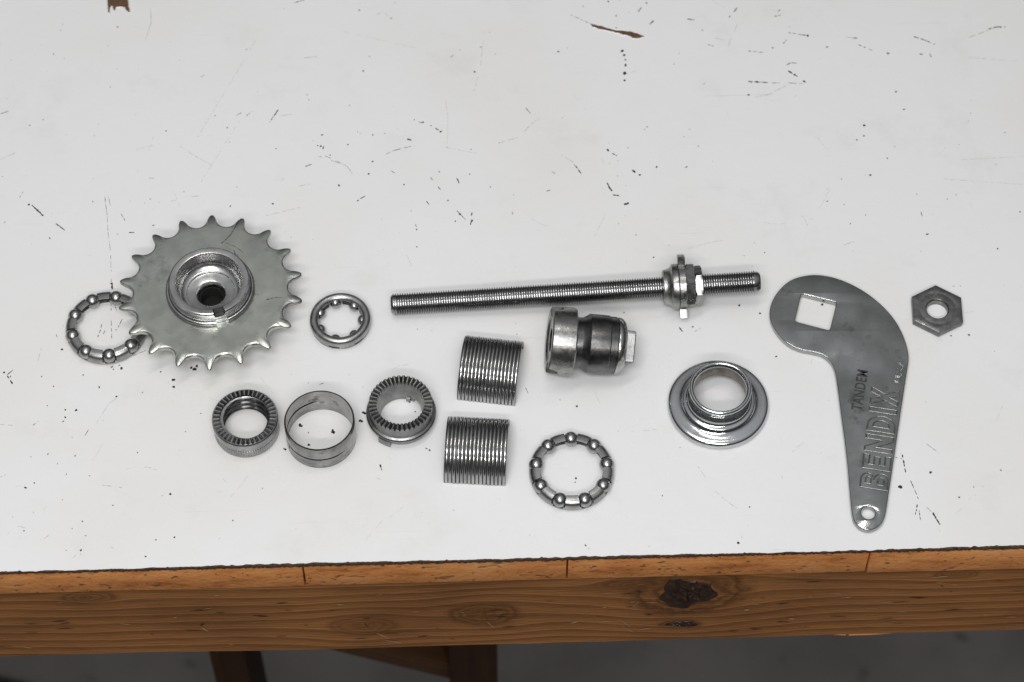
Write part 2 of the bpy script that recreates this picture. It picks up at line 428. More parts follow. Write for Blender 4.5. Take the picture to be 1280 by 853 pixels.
for x in xs:
    zb = -HB - PT - AH - 0.6 * sin(x * 0.013) - 0.4 * sin(x * 0.05) - (2.2 / (1 + exp((x - xc) / 8.0)) if True else 0)
    zt = -HB - PT - 0.05
    V += [(x, 2.6, zt), (x, 1.6, zt - 1.2), (x, 1.6 + 0.4 * sin(x * .02), zb + 2.5), (x, 3.6, zb), (x, 38, zb), (x, 38, zt)]
for i in range(len(xs) - 1):
    for a in range(6):
        b = (a + 1) % 6
        Fc.append((i * 6 + a, i * 6 + b, i * 6 + 6 + b, i * 6 + 6 + a))
Fc += [tuple(range(6)), tuple((len(xs) - 1) * 6 + a for a in range(6))]
apron = mk('apron_board', V, Fc, M_APRON, bench); apron.location.z = T
# resin knot breaking out of the apron and the planks
M_KNOT = plain('resin_knot', (0.060, 0.026, 0.012), 0.5, 0, 330, (0.004, 0.003, 0.003))
def lump(cx, cz, rx, rz, depth, seed, nu=30, nr=10):
    rnd = random.Random(seed); V, Fc = [(cx, 1.3, cz)], []
    ph = [rnd.uniform(0, 6.28) for _ in range(6)]
    for j in range(1, nr + 1):
        q = j / nr
        for i in range(nu):
            a = 2 * pi * i / nu
            wob = 1 + 0.13 * sin(3 * a + ph[0]) + 0.10 * sin(5 * a + ph[1]) + 0.06 * sin(9 * a + ph[2])
            y = 1.5 - depth * (1 - q * q) * rnd.uniform(0.1, 1.4) if j < nr else 2.6
            V.append((cx + rx * q * wob * cos(a) + rnd.uniform(-.3, .3), y, cz + rz * q * wob * sin(a) + rnd.uniform(-.3, .3)))
    for i in range(nu):
        k = (i + 1) % nu
        Fc.append((0, 1 + i, 1 + k))
        for j in range(nr - 1):
            Fc.append((1 + j * nu + i, 1 + (j + 1) * nu + i, 1 + (j + 1) * nu + k, 1 + j * nu + k))
    return V, Fc
for (px, py, rx, rz, dp, sd) in ((858, 742, 12.5, 14.0, 1.9, 3), (852, 780, 7, 2.6, 0.7, 5)):
    q_ = kz(px, py); V, Fc = lump(q_.x * 1000, q_.z * 1000, rx, rz, dp, sd)
    k = mk('knot', V, Fc, M_KNOT, apron, sharp=20)
# splinter hanging from the lower edge
V, Fc = lathe([(0.01, 0), (0.9, 6), (0.8, 18), (0.01, 27)], 6, loop=False)
V = [(z, y * 0.6, x * 0.8) for x, y, z in V]
sp = mk('splinter', V, Fc, M_END, apron); sp.location = (ax(1046), 0.0025, (-HB - PT - AH - 0.7) * MM)

# nicks in the wood faces
M_NICK = plain('pale_nick', (0.55, 0.36, 0.20), 0.8, 0, 600); M_NICKD = plain('dark_nick', (0.04, 0.02, 0.01), 0.8, 0, 600)
def strokes_on_face(name, items, mat, par, y, seed):
    rn = random.Random(seed); V, Fc = [], []
    for (px, py, l, dz, wd) in items:
        q = kz(px, py); x, z = q.x * 1000, q.z * 1000; b = len(V); n_ = 5
        for i in range(n_ + 1):
            t_ = i / n_; h = wd * (0.25 + sin(pi * t_)) * rn.uniform(.5, 1.2) * .5
            V += [(x + l * t_, y, z + dz * t_ - h), (x + l * t_, y, z + dz * t_ + h)]
        for i in range(n_): Fc.append((b + 2 * i, b + 2 * i + 1, b + 2 * i + 3, b + 2 * i + 2))
    o = mk(name, V, Fc, mat, par, smooth=False); tag(o, kind='stuff'); return o
rn = random.Random(8)
def nickpos():
    x = rn.uniform(-60, 1340); return x, rn.uniform(748, 812) - 0.0255 * x
strokes_on_face('pale_nicks', [(252, 783, 2.5, -4, 1.6), (609, 776, 3, -6, 1.2), (775, 773, 5, -8, .8), (776, 781, 6, -7, .8), (790, 758, 3, 6, .7), (712, 778, 4, 2, 1.4), (930, 761, 2.2, 0, 1.3), (986, 772, 2.6, -.6, 1.2), (470, 790, 5, -5, 1), (480, 799, 8, -3, .9), (1100, 752, 6, 0, .5)]
    + [(*nickpos(), rn.uniform(1, 7), rn.uniform(-1.5, 1.5), rn.uniform(.25, .8)) for _ in range(45)], M_NICK, apron, 0.95, 1)
strokes_on_face('dark_nicks', [(605, 757, 1.2, -14, 1.0), (315, 768, 7, -1.5, 1.0), (250, 781, 2, 2, 1.2), (30, 790, 6, 0, .6), (455, 778, 2, -5, .8)]
    + [(*nickpos(), rn.uniform(1, 9), rn.uniform(-1, 1), rn.uniform(.25, .7)) for _ in range(60)], M_NICKD, apron, 1.0, 2)
# legs, brace below
M_LEG = wood('dark_stained_leg', (0.055, 0.024, 0.010), (0.028, 0.012, 0.006), (), 0.012)
def post(name, px0, px1, setback, z_top):
    """upright seen just under the apron"""
    def hit(px, py):
        c = inv @ Vector(cam.location); q = inv @ P(px, py)
        d = q - c; t = (setback * MM - c.y) / d.y
        return c + d * t
    a, b = hit(px0, 830).x * 1000, hit(px1, 830).x * 1000
    V, Fc = box(a, b, setback, setback + 45, -ZT, z_top, 1.2)
    # grain must run upright: rotate coordinates through the object
    V = [(z, y, -x) for x, y, z in V]
    o = mk(name, V, Fc, M_LEG, bench); o.rotation_euler = (0, -pi / 2, 0); o.location.z = T
    return o, hit
legA, hit = post('leg', 264, 309, 105, -HB - PT - 0.1)
legB, hit = post('leg', 561, 622, 105, -HB - PT - 0.1)
for px0, px1 in ((-760, -700), (1960, 2020)):
    post('leg', px0, px1, 45, -HB - PT - 0.1)
p0, p1 = hit(370, 806), hit(575, 856)
d = (p1 - p0); Lb = d.length * 1000
V, Fc = box(-60, Lb + 8, 6, 30, -8, 8, 1.0)
M_BRACE = wood('brown_brace', (0.115, 0.055, 0.024), (0.06, 0.028, 0.012), (), 0.006)
br = mk('brace', V, Fc, M_BRACE, bench)
br.location = (p0.x, p0.y, T + p0.z); br.rotation_euler = (0, atan2(-(p1.z - p0.z), p1.x - p0.x), 0)

# black mat on the floor
def floor_pt(px, py): return P(px, py, -ZT)
c = floor_pt(-90, 905)
V, Fc = lathe([(0.5, 0), (0.5, 12), (236, 12), (240, 8), (240, 0)], 72)
V = [(x * 1.35, y * 0.62, z) for x, y, z in V]
o = mk('floor_mat', V, Fc, plain('black_rubber', (0.012, 0.012, 0.012), 0.8))
fm = floor_pt(20, 833)
o.location = (fm.x - 0.10, fm.y - 0.148, 0.0015); o.rotation_euler = (0, 0, radians(-8))
tag(o, 'black rounded rubber mat on the floor under the left of the bench', 'mat')

# ------------------------------------------------------------------ wear marks on the white top
def strip_pts(pts, wd, dash, seed):
    """broken stroke in bench-local mm: list of irregular little polygons"""
    rnd = random.Random(seed); V, Fc = [], []
    for (a, b) in zip(pts[:-1], pts[1:]):
        L_ = sqrt((b[0] - a[0]) ** 2 + (b[1] - a[1]) ** 2)
        if L_ < 1e-6: continue
        ux, uy = (b[0] - a[0]) / L_, (b[1] - a[1]) / L_
        s = 0.0
        while s < L_:
            seg = min(L_ - s, rnd.uniform(1.2, 4.6) if dash else rnd.uniform(2, 5))
            if not (dash and rnd.random() < dash):
                n = max(2, int(seg / 0.5) + 1); base = len(V)
                for i in range(n + 1):
                    q = s + seg * i / n; e = min(1.0, 1.6 * sin(pi * (0.06 + 0.88 * i / n))) * 0.85 if dash else 0.8
                    hw = 0.5 * wd * e * rnd.uniform(0.25, 1.25); off = rnd.uniform(-0.12, 0.12) * wd
                    cx, cy = a[0] + ux * q, a[1] + uy * q
                    V.append((cx - uy * (off + hw), cy + ux * (off + hw), 0)); V.append((cx - uy * (off - hw), cy + ux * (off - hw), 0))
                for i in range(n):
                    k = base + 2 * i; Fc.append((k, k + 1, k + 3, k + 2))
            s += seg + (rnd.uniform(0.15, 1.1) if dash else 0)
    return V, Fc
def blob(x, y, r, rnd):
    n = 8; a0 = rnd.uniform(0, 6); el = rnd.uniform(0.45, 1.0); ro = rnd.uniform(0, 3.1)
    V = []
    for i in range(n):
        a = a0 + 2 * pi * i / n; q = r * rnd.uniform(0.6, 1.25)
        u, v = q * cos(a), q * sin(a) * el
        V.append((x + u * cos(ro) - v * sin(ro), y + u * sin(ro) + v * cos(ro), 0))
    return V, [tuple(range(n))]
# strokes: (points in the photograph, width mm, dash, tone)   tone 0 dark, 1 grey, 2 faint
ST = [
 ([(40,257),(54,270)],1.0,0,0),([(70,280),(81,288)],0.9,0,0),([(348,137),(342,146),(337,153)],0.7,.3,0),([(188,10),(189,28),(182,50)],.4,0,2),
 ([(130,237),(136,248),(138,258)],.4,.3,1),([(131,246),(133,262),(134,270)],.4,.25,1),([(134,270),(135,290),(138,314),(139,340),(139,358)],.3,.15,1),
 ([(139,372),(139,400),(140,432)],.45,.2,1),([(139.7,354),(140.5,362)],1.5,0,0),([(151,267),(157,277),(163,292)],.5,.35,1),([(161,291),(168,291)],.7,.2,0),
 ([(225,183),(245,196),(278,214)],.35,.3,2),([(383,208),(397,203)],.7,.35,0),([(397,195),(415,201),(429,206)],.35,.2,1),([(380,72.5),(397,71)],.5,0,2),
 ([(367,4),(381,0)],.7,0,1),([(186,223),(202,223)],.45,.3,1),([(213,252),(240,246),(250,245)],.35,.2,2),([(332,270),(360,263),(382,258)],.35,.3,2),
 ([(0,200),(26,188)],.4,.2,2),([(0,143),(11,139)],.6,.2,1),([(24,248),(30,238)],.4,.3,1),([(24,297),(28,285)],.7,.4,1),([(170,187),(200,180)],.3,.2,2),
 ([(295,145),(302,141)],.5,.3,1),([(308,145),(316,139)],.6,.3,1),([(350,145),(365,143)],.3,.2,2),([(373,233),(388,230)],.4,.2,2),
 ([(671,0),(700,13),(736,29)],.45,.35,1),([(657,135),(663,142)],.7,0,1),([(624,179),(648,172),(667,153),(674,148)],.4,.15,2),
 ([(531,217),(538,222),(551,238),(566,258),(576,269),(582,275)],.55,.4,0),([(569,219),(573,227),(577,236),(580,245)],.8,.4,0),([(590,266),(589,270)],.9,0,0),
 ([(590,275),(588,281)],1.3,0,0),([(509,174),(514,175.5)],.9,0,0),([(483,193),(490,189),(514,183)],.5,.1,1),([(476,200),(483,193)],.4,.3,1),
 ([(406,195),(420,201),(435,209),(442,220)],.4,.25,1),([(765,192),(771,195),(777,199)],1.1,.35,0),([(759,229),(762,235),(765,239)],1.0,0,0),
 ([(766,244),(774,245)],.9,0,0),([(777,252),(781,256)],.9,.2,0),([(780,256),(786,254)],1.6,0,0),([(718,206),(722,211),(727,218)],.8,.35,0),([(700,193),(718,204)],.35,.2,2),
 ([(683,239),(688,238)],.6,0,1),([(516,150),(528,154),(540,158),(553,166)],.6,.5,0),([(759,209),(764,202)],.4,.2,1),([(690,215),(694,217)],.5,0,1),
 ([(557,125),(560,150),(559,187)],.25,.1,2),([(592,115),(600,90),(605,40)],.25,.2,2),([(566,103),(573,106)],.4,.2,2),([(556,184),(600,193)],.3,.3,2),
 ([(812,31),(817,26)],1.0,0,1),([(798,15),(802,9)],.7,0,1),([(563,72),(567,69)],.5,.1,1),([(446,252),(450,249),(457,245)],.6,.4,0),([(464,281),(476,272)],.5,.5,0),
 ([(533,252),(536,256)],.8,0,0),([(519,280),(522,288)],.4,.4,1),([(489,214),(494,217)],.7,.2,1),([(640,265),(641,268)],.6,0,1),([(680,302),(688,301)],.4,.3,2),
 ([(470,19),(488,10),(495,2)],.4,.3,2),([(475,11),(489,24)],.4,.3,2),
 ([(985,41),(998,43),(1010,45)],.9,.1,1),([(979,55),(984,49)],.6,.1,1),([(922,9),(917,16),(911,22)],.8,.2,1),([(923,22),(922,30),(913,50),(909,62),(913,70)],.45,.1,2),
 ([(956,12),(966,10)],.9,.3,1),([(975,12),(968,21),(976,19),(981,17),(981,12)],.8,.3,1),([(935,64),(954,66)],.7,.2,1),([(935,102),(950,103),(964,104)],1.1,.2,0),
 ([(964,104),(985,104),(1004,105)],.5,.1,1),([(985,89),(992,93),(998,97),(1004,101),(1009,105)],1.3,.25,0),([(983,82),(987,79),(996,79)],.9,.2,1),([(944,122),(962,118),(983,107)],.45,.15,2),
 ([(1045,41),(1060,47),(1072,48)],.5,.2,2),([(1073,56),(1082,60),(1092,64)],.7,.1,1),([(1066,48),(1073,48)],.9,.1,1),([(1142,46),(1155,50),(1169,56)],.9,.2,1),([(1149,68),(1156,68)],.8,.3,1),
 ([(1162,66),(1164,72)],.7,.2,1),([(1211,47),(1222,43),(1235,38)],.6,.2,2),([(1235,37),(1246,34),(1257,34)],1.2,.1,1),([(1190,71),(1280,77)],.3,.1,2),([(894,48),(904,50)],.6,0,2),
 ([(859,24),(868,25)],.9,0,1),([(885,56),(892,58)],.7,.1,1),([(997,265),(1006,274),(1010,284)],.35,.1,2),([(1006,272),(1025,277)],.35,.2,2),([(1151,265),(1155,278)],.5,.2,1),
 ([(1053,307),(1068,302)],.4,.1,2),([(860,311),(885,304),(905,300)],.25,.1,2),([(1200,200),(1280,196)],.25,.1,2),([(1180,224),(1280,231)],.25,.1,2),([(1090,219),(1080,219)],.3,.1,2),
 ([(70,418),(78,437)],.4,.3,1),([(5,464),(15,479)],.7,.4,0),([(3,474),(17,462)],.6,.5,0),([(145,484),(139,491)],.8,.3,0),([(41,532),(48,527)],.6,.1,1),([(111,537),(106,545),(101,553)],.5,.3,1),
 ([(127,607),(140,608),(153,610)],.45,.2,2),([(226,461),(238,459),(248,457)],.9,.4,0),([(183,438),(162,447),(140,454)],.4,.3,1),([(120,530),(136,505),(150,495)],.25,.2,2),
 ([(158,586),(185,584),(196,588)],.3,.2,2),([(0,531),(16,532)],.4,.2,2),([(47,452),(52,435)],.35,.2,2),([(22,658),(32,660)],.4,.1,2),([(55,674),(65,666)],.4,.2,2),([(0,597),(8,593)],.5,.3,2),
 ([(85,704),(95,694)],.4,.2,2),([(1125.6,557),(1129,575),(1132,591)],.8,.3,0),([(1138,601),(1143,612),(1148,624)],.6,.35,0),([(1148,624),(1145,640),(1140,658)],.6,.4,0),
 ([(1148,628),(1149,640),(1151,655),(1156,668),(1160,679)],.5,.45,0),([(1148,624),(1158,634),(1166,642)],.35,.2,1),([(1166,641),(1171,650),(1175,656)],1.0,0,0),
 ([(872,583),(884,600),(894,614),(910,628),(922,636)],.3,.1,2),([(1158,555),(1174,567)],.35,.2,1),([(783,540),(825,537)],.25,.2,2),([(995,560),(1005,554)],.3,.1,2),
 ([(125,397),(127,405),(126,412),(122,422)],.6,.3,1),([(153,399),(149,407),(144,415)],.55,.3,0),([(144,383),(146,389)],.8,.2,0),([(129,418),(131,414)],.8,0,0),
 ([(475,581),(477,588)],.9,0,0),([(399,481),(405,479)],.5,.2,1),([(490,463),(500,457),(513,456)],.25,.1,2),([(531,558),(540,562)],.7,.5,1),([(470,597),(480,602)],.3,.2,2),
 ([(641,534),(641,540)],.7,.4,0),([(657,485),(660,492)],.6,.3,1),([(849,409),(853,415)],.8,.3,0),([(868,415),(879,409)],.35,.2,1),([(990,565),(1000,560)],.25,.1,2),
 ([(1119,572),(1128,574)],.4,.2,1),([(998,480),(1006,477)],.8,.4,0),([(1001,486),(1004,482)],.6,.3,0),([(300,150),(250,230)],.2,.1,2),([(320,50),(247,172)],.2,.15,2),([(430,40),(520,60)],.2,.2,2),
]
BL_ = [ # specks: (px, py, radius mm, tone)
 (36,256,.8,0),(207.5,164,.8,1),(116,252,.7,0),(424,232,.9,0),(288,258,.9,0),(341,255,.8,0),(192,282,.8,0),(296,234,.5,1),(230,240,.5,1),(401,183,.8,0),(397,182,.6,0),(404,186,.7,0),(413,194,.6,0),
 (383,208,.7,0),(402,169,.6,1),(345,186,.5,1),(147,34,.6,1),(67,68,.6,1),(76,38,.5,1),(138,109,.6,1),(54,150,.6,1),(37,157,.6,1),(118,170,.5,1),(308,62,.6,1),(252,96,.5,1),(135,58,.5,1),(146,86,.4,1),(269,145,.6,1),(284,160,.6,1),
 (384,119,.6,1),(386,125,.5,1),(62,298,.8,0),(6,278,.6,0),(3,221,.5,1),(147,293,.5,1),(181,254,.4,1),(188,249,.5,0),(245,196,.5,1),
 (778,64,1.5,0),(780,69,1.2,0),(782,75,1.0,1),(782,82,1.5,0),(781,92,1.4,0),(781,101,1.1,0),(760,188,1.2,0),(792,214,1.9,0),(799.6,219,1.2,0),(785,185,.8,1),(770,35,.6,0),(770,20,.9,1),(775,0,.8,1),(808,4,.9,1),(760,2,.8,1),(729,8,.7,1),
 (593,90,.9,1),(698,65,.9,1),(601,59,.6,1),(612,41,.6,1),(575,63,.5,1),(619,68,.5,1),(449,13,.9,1),(454,89,.8,1),(462,71,.6,1),(489,23,.5,1),(437,132,.5,1),(403,169,.7,0),(404,184,.8,0),(435,181,.6,0),(447,165,.5,1),(466,169,.7,0),(466,202,.9,0),(461,218,.8,0),(450,167,.4,1),
 (481,167,.5,1),(505,231,.6,0),(518,150,.7,0),(529,153,.8,0),(551,165,1,0),(569,277,.8,0),(575,268,.9,0),(560,251,.7,0),(514,264,.5,1),(521,309,.6,0),(521,287,.6,0),(642,244,.4,1),(589,187,.6,1),(587,218,.5,1),(613,234,.6,1),(624,179,.5,1),(549,215,.6,1),(858,209,.9,0),(817,322,.7,0),(773,280,.5,1),(809,159,.7,1),(806,162,.6,1),(849,67,.4,1),(821,209,.8,0),(795,294,.5,1),
 (1010,45,1.3,0),(1034,59,.9,1),(936,119,1.0,0),(966,60,.8,1),(1080,157,1.2,0),(1071,175,.9,1),(1080,170,.8,1),(1120,115,1.1,1),(1130,137,.8,1),(1110,67,1,1),(1109,198,.7,1),(1088,219,.9,0),(1034,252,.8,1),(1055,256,.6,1),(1082,269,.6,1),(1063,280,.6,1),(1159,293,1.1,0),(1247,311,.7,0),(1275,265,.6,1),(956,316,.6,0),(943,304,.5,1),(930,320,.4,1),(873,183,.6,1),(878,38,.7,1),(880,105,.7,1),(855,171,.5,1),(862,162,.6,1),(1256,166,.6,1),(1213,142,.5,1),(1195,244,.5,1),(1184,249,.5,1),(1146,243,.5,1),(1052,224,.7,2),
 (77.5,437,.9,0),(129,454.5,1.3,0),(134,453,.8,0),(139.5,459,1.1,1),(142,462,.7,1),(152,461,1.1,0),(149,457,.7,0),(124,484,1.0,0),(145.6,496,.9,0),(95,513,1.0,0),(81.6,512.6,.8,0),(81.6,522,.9,0),(79,527,.9,0),(32,610,1.1,0),(43,604,.6,0),(243,462,1.5,0),(246,458,1.1,0),(239,460,.9,0),(217,475,1.1,0),(217,484,1.0,0),(201,465,.8,0),(67,483,.7,1),(52,471,.7,1),(104,469,.7,1),(60,568,.6,1),(94,570,.7,1),(72,580,.5,1),(112,595,.7,1),(83,593,.5,1),(141,632,.6,1),(213,618,.8,0),(232,540,.5,1),(251,517,.6,1),(172,566,.5,1),(101,688,1,0),(107,670,.7,1),(103,652,.6,1),(30,664,.7,0),(90,661,.5,1),(218,672,.7,0),(195,675,.6,1),(182,696,.7,0),(140,685,.4,1),(203,620,.4,1),(291,651,.6,1),(5,466,.8,0),(15,479,.9,0),(13,471,.7,0),(118,440,.6,1),(178,491,.5,1),
 (375,532,1.3,0),(377,533,1.0,0),(416,539.5,1.5,0),(417.5,541,1.0,0),(386,556.5,1,0),(385.7,541,.6,0),(356.5,562,1.3,0),(450,526,1.3,0),(452,527,1,0),(454,516,1.4,0),(456,517,.9,0),(512,503,.7,0),(519,515,.7,0),(533,561,.9,1),(537,563,1.1,1),
 (646,418,.5,1),(780,391,.6,0),(924,382,.9,0),(950,392,.9,0),(866,409,.8,0),(1028,381,1.0,0),(1125,609,1.3,0),(1163,591,1.1,0),(1251,588,.8,1),(1199,622,.7,1),(1217,609,.5,1),(923,679,.9,0),(732,682,.8,0),(937,634,.7,1),(1084,380,.7,0),(721,508,.8,0),(720,598,.9,0),(719,603,.6,0),(700,500,.5,1),(970,446,.7,0),(1192,358,.6,1),(1211,419,.9,1),(1189,420,.7,1),(940,502,.5,1),(955,485,.4,1),(850,560,.4,1),(828,620,.5,1),
]
acc = {0: [], 1: [], 2: []}
for i, (pts, wd, dash, tone) in enumerate(ST):
    acc[tone].append(strip_pts([BL(*p) for p in pts], wd * 0.88, dash, i))
rb = random.Random(5)
for (px, py, r, tone) in BL_:
    acc[tone].append(blob(*BL(px, py), r * 0.68, rb))
for i in range(420):                            # grit too small to place one by one
    px, py = rb.uniform(-250, 1530), rb.uniform(-300, 705)
    x_, y_ = BL(px, py)
    if y_ > 4: acc[rb.choice((1, 2, 2))].append(blob(x_, y_, rb.uniform(0.12, 0.34), rb))
for i in range(90):
    px, py = rb.uniform(-250, 1530), rb.uniform(-300, 690)
    a = rb.uniform(-1.2, 1.2); l = rb.uniform(6, 34)
    q = [(px + l * t_ * cos(a) , py - l * t_ * sin(a) + 2 * sin(3 * t_ + a)) for t_ in (0, .35, .7, 1)]
    q = [BL(*p) for p in q]
    if min(p[1] for p in q) > 4: acc[2].append(strip_pts(q, 0.16, .25, 900 + i))
for tone, mat, nm in ((0, M_MARK, 'dent_marks'), (1, M_MARK2, 'scuff_marks'), (2, M_MARK3, 'faint_scratches')):
    V, Fc = merge(*acc[tone])
    o = mk(nm, V, Fc, mat, top, smooth=False); o.location.z = (0.05 + 0.02 * (2 - tone)) * MM; tag(o, kind='stuff')
# two places where the paint is knocked off to the brown board
for poly in ([(134,-6),(135,15),(137,17.5),(138.5,9),(140,8),(142,14),(144,14),(145,9),(151,8.5),(156,9.5),(159,15),(163,16),(161,9),(160.5,-6)],
             [(736,29.5),(742,30.5),(748,31.7),(758,34.5),(771,38),(781,38.6),(791,39.8),(799,42.5),(806,46),(800,48),(792,48.3),(787,45.5),(779,43.8),(770,41),(760,38.8),(750,37.2),(745,35.2),(741,34.2)]):
    pts = [BL(*p) for p in poly]; n = len(pts)
    cx, cy = sum(p[0] for p in pts) / n, sum(p[1] for p in pts) / n
    if sum(a[0] * b[1] - b[0] * a[1] for a, b in zip(pts, pts[1:] + pts[:1])) < 0: pts = pts[::-1]
    dense = []
    for a, b in zip(pts, pts[1:] + pts[:1]):
        for t_ in (0, .34, .67): dense.append((a[0] + (b[0] - a[0]) * t_ + rb.uniform(-.22, .22), a[1] + (b[1] - a[1]) * t_ + rb.uniform(-.22, .22)))
    pts, n = dense, len(dense)
    mk('paint_chip', [(p[0], p[1], 0.09) for p in pts], [tuple(range(n))], M_BARE, top, smooth=False)
    # curled lip of paint round the chip
    V, Fc = [], []
    for i in range(n):
        a, b = pts[i - 1], pts[(i + 1) % n]; dx, dy = b[0] - a[0], b[1] - a[1]; l = sqrt(dx * dx + dy * dy) or 1
        for u, z in ((0.45, 0.01), (0.12, rb.uniform(.18, .32)), (-0.12, 0.10)): V.append((pts[i][0] + dy / l * u, pts[i][1] - dx / l * u, z))
    for i in range(n):
        k = (i + 1) % n
        for j in (0, 1): Fc.append((i * 3 + j, k * 3 + j, k * 3 + j + 1, i * 3 + j + 1))
    mk('paint_lip', V, Fc, M_WHITE, top)

# ------------------------------------------------------------------ bearing rings (nine large balls in a pressed cage)
def ball_ring(loc, rot, label):
    root = empty('bearing_ring', loc, label, 'bearing', 'open bearing rings with nine large balls', rz=rot)
    RB, rb_, nb = 15.1, 3.18, 9
    prof = [(14.6, 0.0), (16.9, 0.0), (17.6, 0.5), (17.8, 1.5), (17.3, 1.5), (17.0, 0.7), (14.6, 0.5)]
    V, Fc = lathe(prof, 108)
    parts = [(V, Fc)]
    tab = [(17.8, 1.4), (17.9, 3.0), (17.5, 4.5), (16.6, 5.4), (15.2, 5.8), (13.3, 5.7), (13.3, 5.2), (15.1, 5.3), (16.3, 4.9), (17.0, 4.2), (17.4, 3.0), (17.3, 1.4)]
    for k in range(nb):
        a = 2 * pi * (k + 0.5) / nb
        hw = radians(10.0)
        parts.append(lathe(tab, 6, a0=a - hw, a1=a + hw))
        # little cheeks that hold the balls
        for s in (-1, 1):
            b = a + s * hw
            parts.append(lathe([(17.75, 1.4), (17.7, 2.4), (17.3, 2.4), (17.3, 1.4)], 3, a0=b, a1=b + s * radians(3)))
    mk('cage', *merge(*parts), M_CAGE, root)
    for k in range(nb):
        a = 2 * pi * k / nb
        o = link('ball', BALL, root)
        o.location = (RB * cos(a) * MM, RB * sin(a) * MM, (rb_ + 0.25) * MM); o.rotation_euler = (k, 2 * k, 0)
    return root
V, Fc = sphere(3.18); tmp = mk('ball', V, Fc, M_BALL, sharp=60); BALL = tmp.data; bpy.data.objects.remove(tmp)
V, Fc = sphere(2.38); tmp = mk('ball', V, Fc, M_BALL, sharp=60); BALL_S = tmp.data; bpy.data.objects.remove(tmp)
b1 = ball_ring(P(714.5, 588.5, 3), radians(90.5), 'ring of nine steel balls lying alone in front of the ribbed half shells')
b2 = ball_ring(P(133.5, 409, 3), radians(79), 'ring of nine steel balls half hidden under the toothed sprocket')
b1.location.z = b2.location.z = T

# ------------------------------------------------------------------ sprocket with driver hub
ZS = 14.0
sp_c = P(263, 362.2, ZS)
root = empty('sprocket', (sp_c.x, sp_c.y, T), 'large toothed bicycle sprocket with raised cup hub in its middle', 'sprocket')
NT = 18; tipa = radians(92.8)
outl = []
CR, GR_, AM = 38.5, 4.75, radians(70)
for k in range(NT):
    gc = tipa + (k + 0.5) * 2 * pi / NT
    for i in range(-7, 8):
        al = AM * i / 7
        lx, ly = CR - GR_ * cos(al), GR_ * sin(al)
        outl.append((sqrt(lx * lx + ly * ly), gc + atan2(ly, lx)))
    tp = gc + pi / NT                            # next tooth tip
    for r_, dg in ((38.4, -2.35), (39.4, -1.6), (40.0, -0.95), (40.25, 0), (40.0, 0.95), (39.4, 1.6), (38.4, 2.35)):
        outl.append((r_, tp + radians(dg)))
n = len(outl)
def ringpts(f, z): return [(f(r) * cos(a), f(r) * sin(a), z) for r, a in outl]
th = 3.0
def thin(r): return max(0.0, (r - 34.6) / 5.4)   # teeth thin towards the tip
rings = [[(17 * cos(a), 17 * sin(a), -th) for r, a in outl],
         [((r - .7) * cos(a), (r - .7) * sin(a), -th + 0.5 * thin(r)) for r, a in outl],
         [(r * cos(a), r * sin(a), -th + .55 + .45 * thin(r)) for r, a in outl],
         [(r * cos(a), r * sin(a), -.55 - .45 * thin(r)) for r, a in outl],
         [((r - .35) * cos(a), (r - .35) * sin(a), -.18 - .45 * thin(r)) for r, a in outl],
         [((r - .8) * cos(a), (r - .8) * sin(a), -.42 * thin(r)) for r, a in outl],
         [((min(r, 34.0) - 1.0) * cos(a), (min(r, 34.0) - 1.0) * sin(a), 0) for r, a in outl],
         [(31.5 * cos(a), 31.5 * sin(a), 0) for r, a in outl],
         [(17 * cos(a), 17 * sin(a), 0) for r, a in outl]]
V = [p for r in rings for p in r]; Fc = []
for j in range(len(rings)):
    j2 = (j + 1) % len(rings)
    for i in range(n):
        k = (i + 1) % n; Fc.append((j * n + i, j * n + k, j2 * n + k, j2 * n + i))
plate = mk('toothed_plate', V, Fc, M_SPROCKET, root, sharp=40)
plate.location.z = ZS * MM
def notch(i, a, r, z):
    if abs(angd(a, radians(-71))) < radians(8) and r > 16.2 and z > 4.2: z = 4.2
    return r, z
hub = [(17.6, 0.2), (17.6, 2.4), (17.0, 2.6), (17.0, 3.0), (17.5, 3.2), (17.6, 6.3), (17.3, 6.9), (16.9, 7.1), (15.0, 7.1), (14.5, 6.95), (14.25, 6.5),
       (14.2, 2.2), (14.1, 1.2), (13.6, -0.2), (12.8, -1.2), (11.7, -1.9), (10.9, -2.1), (10.6, -2.1), (10.45, -2.6), (9.2, -2.9), (7.2, -3.0), (6.4, -3.3), (5.6, -4.4), (5.35, -5.4), (5.3, -ZS + .05),
       (12.4, -ZS + 0.0), (13.0, -ZS + .6), (13.0, -8), (15.5, -7), (15.5, -th), (17.2, -th), (17.2, -0.3), (17.5, -0.02)]
o = mk('driver_hub', *lathe(hub, 144, notch), M_HUB, root, sharp=22); o.location.z = ZS * MM
ring = [(17.4 + .95 + .95 * cos(a), 1.15 + 1.0 * sin(a)) for a in [2 * pi * i / 12 for i in range(12)]]
o = mk('snap_ring', *lathe(ring, 110, a0=radians(-62), a1=radians(282)), M_HUB, root); o.location.z = ZS * MM
o = mk('notch_fill', *lathe([(16.3, 4.0), (17.45, 4.0), (17.5, 4.9), (16.3, 5.3)], 6, a0=radians(-77.5), a1=radians(-64.5)), M_BLACK, root); o.location.z = ZS * MM
def scratch(pts, wd, z, mat, par, org_, seed):
    q = []
    for p in pts:
        w_ = P(p[0], p[1], z) - org_; q.append((w_.x * 1000, w_.y * 1000))
    V, Fc = strip_pts(q, wd, 0, seed)
    o = mk('scratch', V, Fc, mat, par, smooth=False); o.location.z = (z + 0.03) * MM
